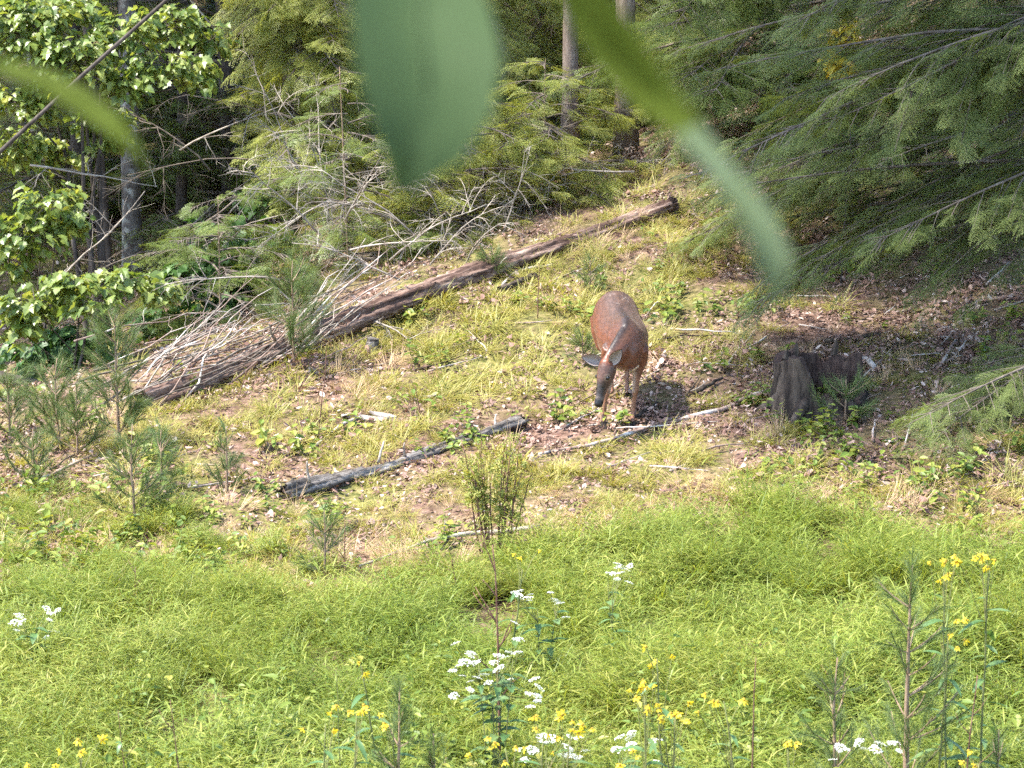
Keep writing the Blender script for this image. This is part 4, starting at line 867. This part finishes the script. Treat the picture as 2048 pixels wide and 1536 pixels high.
# stalks
def stalk(u0, v0, u1, v1, label, h, r=.006, m='rstem', br=0, leaves=0, name='dead_stalk'):
    d = depth_for(v1, h); x1 = TX(u1, d); x0 = TX(u0, d); z0 = g1(x0, d); o = Vector((x0, d, z0)); ob = empty(name, o); tag(ob, label, 'stalk')
    top = P(u1, v1, d) - o; pts = wig((0, 0, 0), top, 10, .02); b = MB(); b.tube(pts, taper(11, r, r * .35), 6); b.build('stem', M[m], ob, True)
    for k in range(br):
        f = .45 + .5 * (k + .5) / br; i = min(9, int(f * 10)); c = pts[i]; an = rng.choice((-1, 1)); t = MB(); e_ = c + Vector((an * rng.uniform(.05, .12), rng.uniform(-.05, .05), rng.uniform(.08, .18))); t.tube(wig(c, e_, 4, .1), taper(5, r * .5, r * .2), 5); t.build('side_branch', M[m], ob, True)
    for k in range(leaves):
        f = rng.uniform(.2, .95); c = pts[int(f * 10)]; an = rng.uniform(0, 6.28); inst(rng.choice(WS), 'leaf', ob, c, aim((math.cos(an), math.sin(an), rng.uniform(-.8, .3))), rng.uniform(.4, .9))
stalk(1000, 1560, 985, 1090, 'tall dark dead stalk standing in front of the white flower clump', 1.3, .009, 'rstem', 8, 7)
stalk(1525, 1560, 1512, 1315, 'bare straight red stalk beside the dense yellow cluster', .95, .006)
stalk(1965, 1560, 1955, 1350, 'dark stem with few leaves below the right flower heads', .9, .006, 'rstem', 3, 4)
stalk(345, 1560, 340, 1400, 'thin dark stalk in the lower left grass', .75, .005, 'rstem', 2, 3)
stalk(232, 1560, 236, 1420, 'short dark stalk with rounded leaves in the lower left grass', .7, .004, 'rstem', 1, 6)
stalk(665, 1540, 672, 1340, 'slim green stalk between the scattered yellow blooms', .8, .004, 'stem', 2, 4)
stalk(1700, 1560, 1690, 1340, 'thin bent stalk left of the open branched pine', .85, .004, 'rstem', 3, 2)
for (u_, v_, hp, lb) in ((262, 1235, 105, 'dark brown seed stalk in the yellowing weeds'), (245, 1245, 60, 'short brown stalk beside the dark seed stalk'), (640, 850, 150, 'bare red-brown seedling stem on the slope of parallel sticks'), (475, 800, 60, 'small dead seedling below the brush heap'), (920, 1215, 100, 'brown drooping seed stalk under the grey dead branch'), (1075, 640, 110, 'thin dead stem standing by the short dark log'), (845, 850, 85, 'wispy bare stem above the bleached grey log'), (690, 1180, 150, 'upright reddish stem beside the thin pine')):
    b0 = G(u_, v_); H = hp / ppm(b0.y); ob = empty('dead_stalk', b0); tag(ob, lb, 'stalk'); pts = wig((0, 0, -.02), (rng.uniform(-.08, .08), 0, H), 7, .04); b = MB(); b.tube(pts, taper(8, .006, .002), 5); b.build('stem', M['rstem'], ob, True)
    for k in range(4):
        c = pts[rng.randint(3, 6)]; t = MB(); t.tube(wig(c, c + Vector((rng.uniform(-.1, .1), rng.uniform(-.05, .05), rng.uniform(.03, .1))), 3, .1), taper(4, .003, .0015), 4); t.build('twig', M['rstem'], ob, True)
# leafy brown weed clump before the slope
b0 = G(990, 1120); root = empty('leafy_weed', b0); tag(root, 'tall brown-stemmed weed clump with yellow-green leaves in front of the slope', 'weed')
k_ = 1 / ppm(b0.y); gn_group('yleaf', [weed(7, .09, 'yleaf', .012, .03) for _ in range(4)]); SP, SR, SS = [], [], []
for j in range(19):
    tx = rng.choice((-45, 25, 45, -25)) + rng.gauss(0, 18); hh = rng.uniform(170, 260) * k_; st = MB(); pts = wig((tx * .45 * k_, rng.uniform(-.06, .06), 0), (tx * k_ * 1.1, rng.uniform(-.1, .1), hh), 8, .06); st.tube(pts, taper(9, .007, .0025), 5); st.build('stem', M['rstem'], root, True)
    for q in range(11):
        f = rng.uniform(.35, 1) ** .9; i = min(7, int(f * 8)); SP.append(tuple(pts[i].lerp(pts[i + 1], f * 8 - i) + rv(.012))); SR.append((rng.gauss(0, .8), rng.gauss(0, .8), rng.uniform(0, 6))); SS.append(rng.uniform(.4, 1.0))
scatter('leaves', 'yleaf', SP, SR, SS, parent=root)

# ------------------------------------------------------------------ deer
def build_deer():
    base = G(1237, 852); slope = (g1(base.x, base.y + .66) - base.z) / .66
    root = empty('deer', base, R(-90)); tag(root, 'reddish-brown deer standing on the slope with its head lowered to graze', 'deer')
    mb = MB(); NS = 20
    def loft(rings, pear=.0):
        b0 = len(mb.v)
        for c, sd, up, wd, hu, hd in rings:
            c = Vector(c); sd = Vector(sd).normalized(); up = Vector(up).normalized()
            for k in range(NS): an = 2 * math.pi * k / NS; s_ = math.sin(an); mb.v.append(c + sd * (math.cos(an) * wd * (1 - pear * float(lin(-.75, -.1, c.x)) * max(0, s_) ** 1.5 + pear * .25 * max(0, -s_))) + up * (s_ * (hu if s_ > 0 else hd)))
        m = len(rings)
        for i in range(m - 1):
            for k in range(NS): k2 = (k + 1) % NS; mb.f.append((b0 + i * NS + k, b0 + i * NS + k2, b0 + (i + 1) * NS + k2, b0 + (i + 1) * NS + k))
        mb.f.append(tuple(b0 + k for k in reversed(range(NS)))); mb.f.append(tuple(b0 + (m - 1) * NS + k for k in range(NS)))
    Yv, Zv = (0, 1, 0), (0, 0, 1)
    T = [(-.86, -.01, .66, .03, .05, .05), (-.82, -.01, .665, .085, .10, .11), (-.74, -.008, .66, .135, .165, .18), (-.64, -.002, .655, .165, .19, .20), (-.52, .005, .64, .17, .19, .19), (-.40, .02, .625, .175, .185, .185), (-.26, .035, .61, .185, .185, .195), (-.12, .045, .605, .165, .20, .2), (0, .05, .61, .138, .215, .195), (.08, .05, .605, .115, .185, .175), (.15, .045, .59, .085, .13, .14), (.20, .04, .57, .05, .07, .09)]
    loft([((x_, y_, z_), Yv, Zv, w_ * 1.07, a, b) for x_, y_, z_, w_, a, b in T], .38)
    poll = Vector((.31, -.092, .535)); nk = [((.0, .055, .665), .10, .13, .15), ((.10, .04, .655), .085, .11, .13), ((.19, -.005, .625), .068, .085, .10), ((.26, -.052, .58), .057, .07, .08), (tuple(poll), .05, .058, .065)]
    rr = []
    for i, (c, w_, a, b) in enumerate(nk):
        t = (Vector(nk[min(i + 1, 4)][0]) - Vector(nk[max(i - 1, 0)][0])).normalized(); up = Vector((0, -.2, 1)); up = (up - t * up.dot(t)).normalized(); rr.append((c, t.cross(up), up, w_, a, b))
    loft(rr, .3)
    ha = Vector((.09, -.085, -.30)).normalized(); hn = Vector((.62, -.72, .35)); hn = (hn - ha * hn.dot(ha)).normalized(); hs = hn.cross(ha)      # head: axis, forehead, side
    HL = .335; hp = lambda t, a=0, s_=0: poll + ha * (HL * t) + hn * a + hs * s_
    HR = [(-.12, .03, .03, .035, 0), (-.02, .05, .055, .06, 0), (.12, .058, .058, .075, .0), (.28, .058, .052, .075, .0), (.42, .046, .045, .066, .0), (.56, .033, .037, .052, -.002), (.70, .028, .031, .042, -.006), (.84, .0285, .029, .038, -.010), (.95, .0295, .027, .033, -.012), (1.0, .021, .019, .022, -.012)]
    loft([(hp(t, o), hs, hn, w_ * 1.13, a * 1.12, b * 1.1) for t, w_, a, b, o in HR])
    def limb(ps):
        mb.tube([p for p, r in ps], [r for p, r in ps], 12)
    V = Vector
    limb([(V((.02, -.055, .60)), .075), (V((-.02, -.075, .50)), .066), (V((.0, -.075, .42)), .042), (V((.01, -.072, .35)), .029), (V((.015, -.085, .27)), .027), (V((.01, -.098, .20)), .0175), (V((.005, -.108, .10)), .017), (V((.012, -.11, .07)), .022), (V((.035, -.112, .03)), .02)])
    limb([(V((.02, .15, .60)), .072), (V((-.03, .155, .50)), .066), (V((-.01, .142, .42)), .042), (V((.0, .13, .35)), .029), (V((.005, .125, .27)), .027), (V((-.002, .118, .20)), .0175), (V((-.005, .108, .10)), .017), (V((.005, .104, .07)), .022), (V((.03, .102, .03)), .02)])
    dz = slope * .66
    for sy, sh in ((-1, .0), (1, .0)):
        yb = -.03 if sy < 0 else .09; yt = -.085 if sy < 0 else .09
        limb([(V((-.66, yt, .62)), .12), (V((-.60, yt * 1.1, .52)), .10), (V((-.56, yt * 1.05, .44)), .07), (V((-.66, (yt + yb) / 2, .35)), .042), (V((-.725, yb, .28)), .03), (V((-.71, yb, .20)), .02), (V((-.69, yb, .10)), .018), (V((-.68, yb, .07)), .022), (V((-.655, yb, .03)), .02)])
    for k, v_ in enumerate(mb.v):
        if v_.x < 0: v_.z += min(dz, -v_.x / .66 * dz)
    tmp = mb.build('deer_raw', None)
    md = tmp.modifiers.new('r', 'REMESH'); md.mode = 'VOXEL'; md.voxel_size = .009; md.adaptivity = 0
    sm = tmp.modifiers.new('s', 'SMOOTH'); sm.factor = .5; sm.iterations = 7
    dg = bpy.context.evaluated_depsgraph_get(); me = bpy.data.meshes.new_from_object(tmp.evaluated_get(dg)); bpy.data.objects.remove(tmp)
    me.name = 'body'; me.polygons.foreach_set('use_smooth', [True] * len(me.polygons))
    n = len(me.vertices); co = np.empty(n * 3, np.float32); me.vertices.foreach_get('co', co); co = co.reshape(-1, 3); no = np.empty(n * 3, np.float32); me.vertices.foreach_get('normal', no); no = no.reshape(-1, 3)
    base_c = np.array((.112, .036, .0155)); colr = np.tile(base_c, (n, 1))
    def mix(c, f): nonlocal colr; f = np.clip(f, 0, 1)[:, None]; colr = colr * (1 - f) + np.array(c) * f
    def segd(p0, p1):
        p0 = np.array(p0); p1 = np.array(p1); d = p1 - p0; t = np.clip(((co - p0) @ d) / (d @ d), 0, 1); return np.linalg.norm(co - (p0 + t[:, None] * d), axis=1)
    x_, y_, z_ = co.T
    nzs = np.sin(x_ * 40 + y_ * 23) * np.sin(z_ * 37 + y_ * 31) * .5 + .5
    mix((.075, .046, .034), lin(.3, .85, no[:, 2]) * (z_ > .6) * .9)                       # greyer back
    crest = [(-.8, -.01, .80), (-.4, .01, .83), (-.02, .06, .825), (.10, .04, .775), (.19, -.015, .715), (.27, -.065, .645)]
    dc = np.min([segd(a, b) for a, b in zip(crest[:-1], crest[1:])], axis=0); mix((.018, .011, .009), (1 - lin(.012, .045, dc)) * lin(-.75, -.1, x_) * .9)
    mix((.22, .11, .065), (1 - lin(.30, .46, z_)) * (x_ < .2) * .75)                         # paler legs
    mix((.36, .28, .22), (x_ > -.1) * (z_ < .55) * (z_ > .25) * lin(.0, .8, -np.sign(y_ - .03) * no[:, 1]) * (x_ < .2) * .8)
    mix((.6, .5, .42), (z_ < .47) * (z_ > .4) * (no[:, 2] < -.4) * (np.abs(x_ + .3) < .35))
    pl = np.array(poll); rel_ = co - pl; ta = rel_ @ np.array(ha) / HL; tn = rel_ @ np.array(hn); ts = rel_ @ np.array(hs)
    hd = (ta > .0) & (np.hypot(tn, ts) < .13) & (x_ > .2)
    mix((.075, .036, .024), hd * lin(.02, .1, ta) * 1.)
    mix((.022, .017, .015), hd * lin(.36, .55, ta) * lin(-.035, .01, tn) * .95); mix((.12, .08, .055), hd * lin(.25, .5, ta) * (tn < -.02) * .6)
    mix((.16, .12, .095), hd * np.exp(-((ta - .80) / .03) ** 2) * .5); mix((.006, .005, .005), hd * lin(.83, .87, ta))
    eye = np.array(hp(.34, .02, .062)); eye2 = np.array(hp(.34, .02, -.062))
    for e_ in (eye, eye2): mix((.17, .12, .085), (1 - lin(.018, .034, np.linalg.norm(co - e_, axis=1))) * .8)
    for _ in range(22):
        c = np.array((rng.uniform(-.75, -.4), rng.uniform(-.05, .13), .83)); c[2] = .84; mix((.5, .42, .36), (1 - lin(.003, .008, np.hypot(x_ - c[0], y_ - c[1]))) * (z_ > .7) * .35)
    mix((.02, .016, .014), (z_ - np.clip(-x_ / .66 * dz, 0, dz) < .035) * 1.0)
    colr *= (.88 + .24 * nzs)[:, None]
    at = me.color_attributes.new('coat', 'FLOAT_COLOR', 'POINT'); at.data.foreach_set('color', np.concatenate([colr, np.ones((n, 1))], 1).astype(np.float32).ravel())
    m, N, L, b = newmat('deer_coat'); ca = N.new('ShaderNodeVertexColor'); ca.layer_name = 'coat'
    nt = N.new('ShaderNodeTexNoise'); nt.inputs['Scale'].default_value = 60; nt.inputs['Detail'].default_value = 6; tc = N.new('ShaderNodeTexCoord'); mp = N.new('ShaderNodeMapping'); mp.inputs['Scale'].default_value = (.35, 1, 1); L.new(tc.outputs['Object'], mp.inputs[0]); L.new(mp.outputs[0], nt.inputs['Vector'])
    rp = ramp(N, [(.65, .65, .65), (1.25, 1.2, 1.15)], .3, .7); L.new(nt.outputs[0], rp.inputs[0]); mu = N.new('ShaderNodeMix'); mu.data_type = 'RGBA'; mu.blend_type = 'MULTIPLY'; mu.inputs[0].default_value = 1; L.new(ca.outputs[0], mu.inputs[6]); L.new(rp.outputs[0], mu.inputs[7]); L.new(mu.outputs[2], b.inputs['Base Color'])
    b.inputs['Roughness'].default_value = .42; b.inputs['Specular IOR Level'].default_value = .38; b.inputs['Sheen Weight'].default_value = .08; b.inputs['Sheen Roughness'].default_value = .4; b.inputs['Sheen Tint'].default_value = (1, .8, .7, 1)
    bp = N.new('ShaderNodeBump'); bp.inputs['Strength'].default_value = .5; bp.inputs['Distance'].default_value = .006; L.new(nt.outputs[0], bp.inputs['Height']); L.new(bp.outputs[0], b.inputs['Normal'])
    me.materials.clear(); me.materials.append(m); link(bpy.data.objects.new('body', me), root)
    # ears
    em = leaf_mat('ear_outer', [(.10, .08, .07), (.13, .105, .09)], .12, warm=(1.2, .7, .5)); ei = leaf_mat('ear_inner', [(.22, .18, .155), (.28, .23, .2)], .1, warm=(1, .8, .7))
    def ear(p, d, face):
        d = Vector(d).normalized(); f = Vector(face); f = (f - d * f.dot(d)).normalized(); s_ = d.cross(f); L_ = .16; n = 8; q = 7
        for nm, mt, off, sc in (('ear', em, 0, 1), ('inner_ear', ei, .004, .9)):
            e_ = MB()
            for i in range(n + 1):
                t = i / n; ww = .044 * math.sin(math.pi * (.16 + .84 * t)) ** .8 * sc if i < n else .002
                for k in range(q):
                    a = (k / (q - 1) - .5) * 2; e_.v.append(p + d * (L_ * t * (sc * .5 + .5)) + s_ * (a * ww) + f * (off + (a * a - .6) * ww * .75))
            for i in range(n):
                for k in range(q - 1): g = i * q + k; e_.f.append((g, g + 1, g + q + 1, g + q))
            if nm == 'ear': par = e_.build(nm, mt, root, True)
            else: e_.build(nm, mt, par, True)
    ear(hp(.02, .02, -.05), Vector((.03, -.14, .045)), (.9, -.1, .2)); ear(hp(.0, .015, .05), Vector((.075, .075, .12)), (.9, -.2, -.1))
    # eyes
    km, N, L, b = newmat('eye'); b.inputs['Base Color'].default_value = (.006, .004, .003, 1); b.inputs['Roughness'].default_value = .12
    for s_ in (.058, -.058):
        e_ = MB(); c = hp(.34, .018, s_)
        for i in range(7):
            for k in range(10): th = math.pi * i / 6; ph = 6.283 * k / 10; e_.v.append(c + Vector((math.sin(th) * math.cos(ph), math.sin(th) * math.sin(ph), math.cos(th))) * .0155)
        for i in range(6):
            for k in range(10): e_.f.append((i * 10 + k, i * 10 + (k + 1) % 10, (i + 1) * 10 + (k + 1) % 10, (i + 1) * 10 + k))
        e_.build('eye', km, root, True)
    hm = bark_mat('hoof', [(.015, .012, .01), (.04, .03, .025)], 20, bump=.2)
    for hx, hy, hz in ((.04, -.112, 0), (.035, .102, 0), (-.65, -.03, dz), (-.65, .09, dz)):
        for s_ in (-.011, .011):
            h_ = MB(); h_.v = [Vector((hx + a, hy + s_ + b * .010, hz + c)) for a, b, c in ((-.025, -1, -.015), (.032, -1, -.015), (.032, 1, -.015), (-.025, 1, -.015), (-.022, -.8, .035), (.008, -.8, .04), (.008, .8, .04), (-.022, .8, .035))]; h_.f = [(3, 2, 1, 0), (4, 5, 6, 7), (0, 1, 5, 4), (1, 2, 6, 5), (2, 3, 7, 6), (3, 0, 4, 7)]; h_.build('hoof', hm, root)
build_deer()

# ------------------------------------------------------------------ leaves hanging just in front of the lens
def near_leaf(root, path, widths, normals, m, label, d):
    """leaf blade following picture points (u, v, depth), with half-widths in metres"""
    pts = [P(u_, v_, dd) for u_, v_, dd in path]; b = MB(); q = 9; n = len(pts)
    for i, p in enumerate(pts):
        t = (pts[min(i + 1, n - 1)] - pts[max(i - 1, 0)]).normalized(); nn = Vector(normals[i]); nn = (nn - t * nn.dot(t)).normalized(); s_ = t.cross(nn)
        for k in range(q): a = (k / (q - 1) - .5) * 2; b.v.append(p + s_ * (a * widths[i]) + nn * (abs(a) ** 1.3 * widths[i] * .22 + .002 * math.sin(i * 1.7 + a * 4)))
    for i in range(n - 1):
        for k in range(q - 1): g = i * q + k; b.f.append((g, g + 1, g + q + 1, g + q))
    o = b.build('leaf', m, root, True); o['label'] = label
    v_ = MB(); v_.tube([p + Vector(normals[i]) * .0005 for i, p in enumerate(pts)], taper(n, .0013, .0004), 5, False); v_.build('midrib', m, o, True)
    return pts, o
NL = leaf_mat('overhead_leaf', [(.040, .066, .024), (.046, .074, .027)], .2, nscale=25, warm=(1.1, 1.15, .6), spec=.12, rough=.6); NY = leaf_mat('overhead_leaf_yellow', [(.055, .078, .008), (.07, .092, .010)], .3, nscale=25, spec=.1, rough=.7)
NP = leaf_mat('overhead_leaf_pale', [(.10, .135, .07), (.115, .15, .08)], .25, nscale=25, spec=.12, rough=.6)
tw = empty('overhanging_twig'); tag(tw, 'blurred twig of hanging green leaves close in front of the scene', 'twig')
A1 = near_leaf(tw, [(840, -160, 1.42), (838, -60, 1.4), (838, 40, 1.38), (848, 130, 1.36), (850, 220, 1.35), (835, 300, 1.34), (812, 350, 1.34), (800, 392, 1.34)], [.012, .028, .0355, .036, .031, .021, .010, .001], [(.25, -.9, .3)] * 8, NL, 'broad blue-green leaf hanging tip down', 1.4)
A2 = near_leaf(tw, [(1120, -90, 1.3), (1170, 0, 1.3), (1230, 90, 1.3), (1290, 170, 1.3), (1375, 260, 1.29), (1440, 340, 1.28), (1500, 430, 1.27), (1540, 520, 1.26), (1560, 615, 1.26)], [.007, .011, .0125, .0105, .0075, .008, .0105, .0095, .001], [(-.4, -.8, .5)] * 4 + [(.5, -.7, .4)] * 5, [NY, NP], 'long narrow curling leaf, yellow-green above and pale below', 1.1)
for p_ in A2[1].data.polygons: p_.material_index = int(p_.index // 8 >= 4)
A2 = A2[0]
A3 = near_leaf(tw, [(-60, 120, 1.7), (20, 138, 1.7), (90, 165, 1.69), (160, 205, 1.68), (220, 245, 1.67), (265, 290, 1.66), (300, 350, 1.66)], [.004, .0065, .0085, .0085, .007, .0045, .0008], [(.3, -.8, .6)] * 7, NY, 'small narrow bright green leaf curling to a point', 1.5)
A1, A3 = A1[0], A3[0]
b = MB(); hub = [P(-120, 80, 1.7), P(100, -160, 1.6), P(500, -300, 1.48), P(840, -330, 1.42), P(1100, -300, 1.32), P(1500, -420, 1.2), P(2100, -700, 1.0)]; b.tube(hub, taper(7, .003, .005), 6); b.build('stem', M['stem'], tw, True)
for A, h in ((A1, hub[3]), (A2, hub[4]), (A3, hub[0])): b = MB(); b.tube([h, h.lerp(A[0], .5) + Vector((0, 0, .006)), A[0]], [.0014, .0012, .0012], 5, False); b.build('petiole', M['stem'], tw, True)
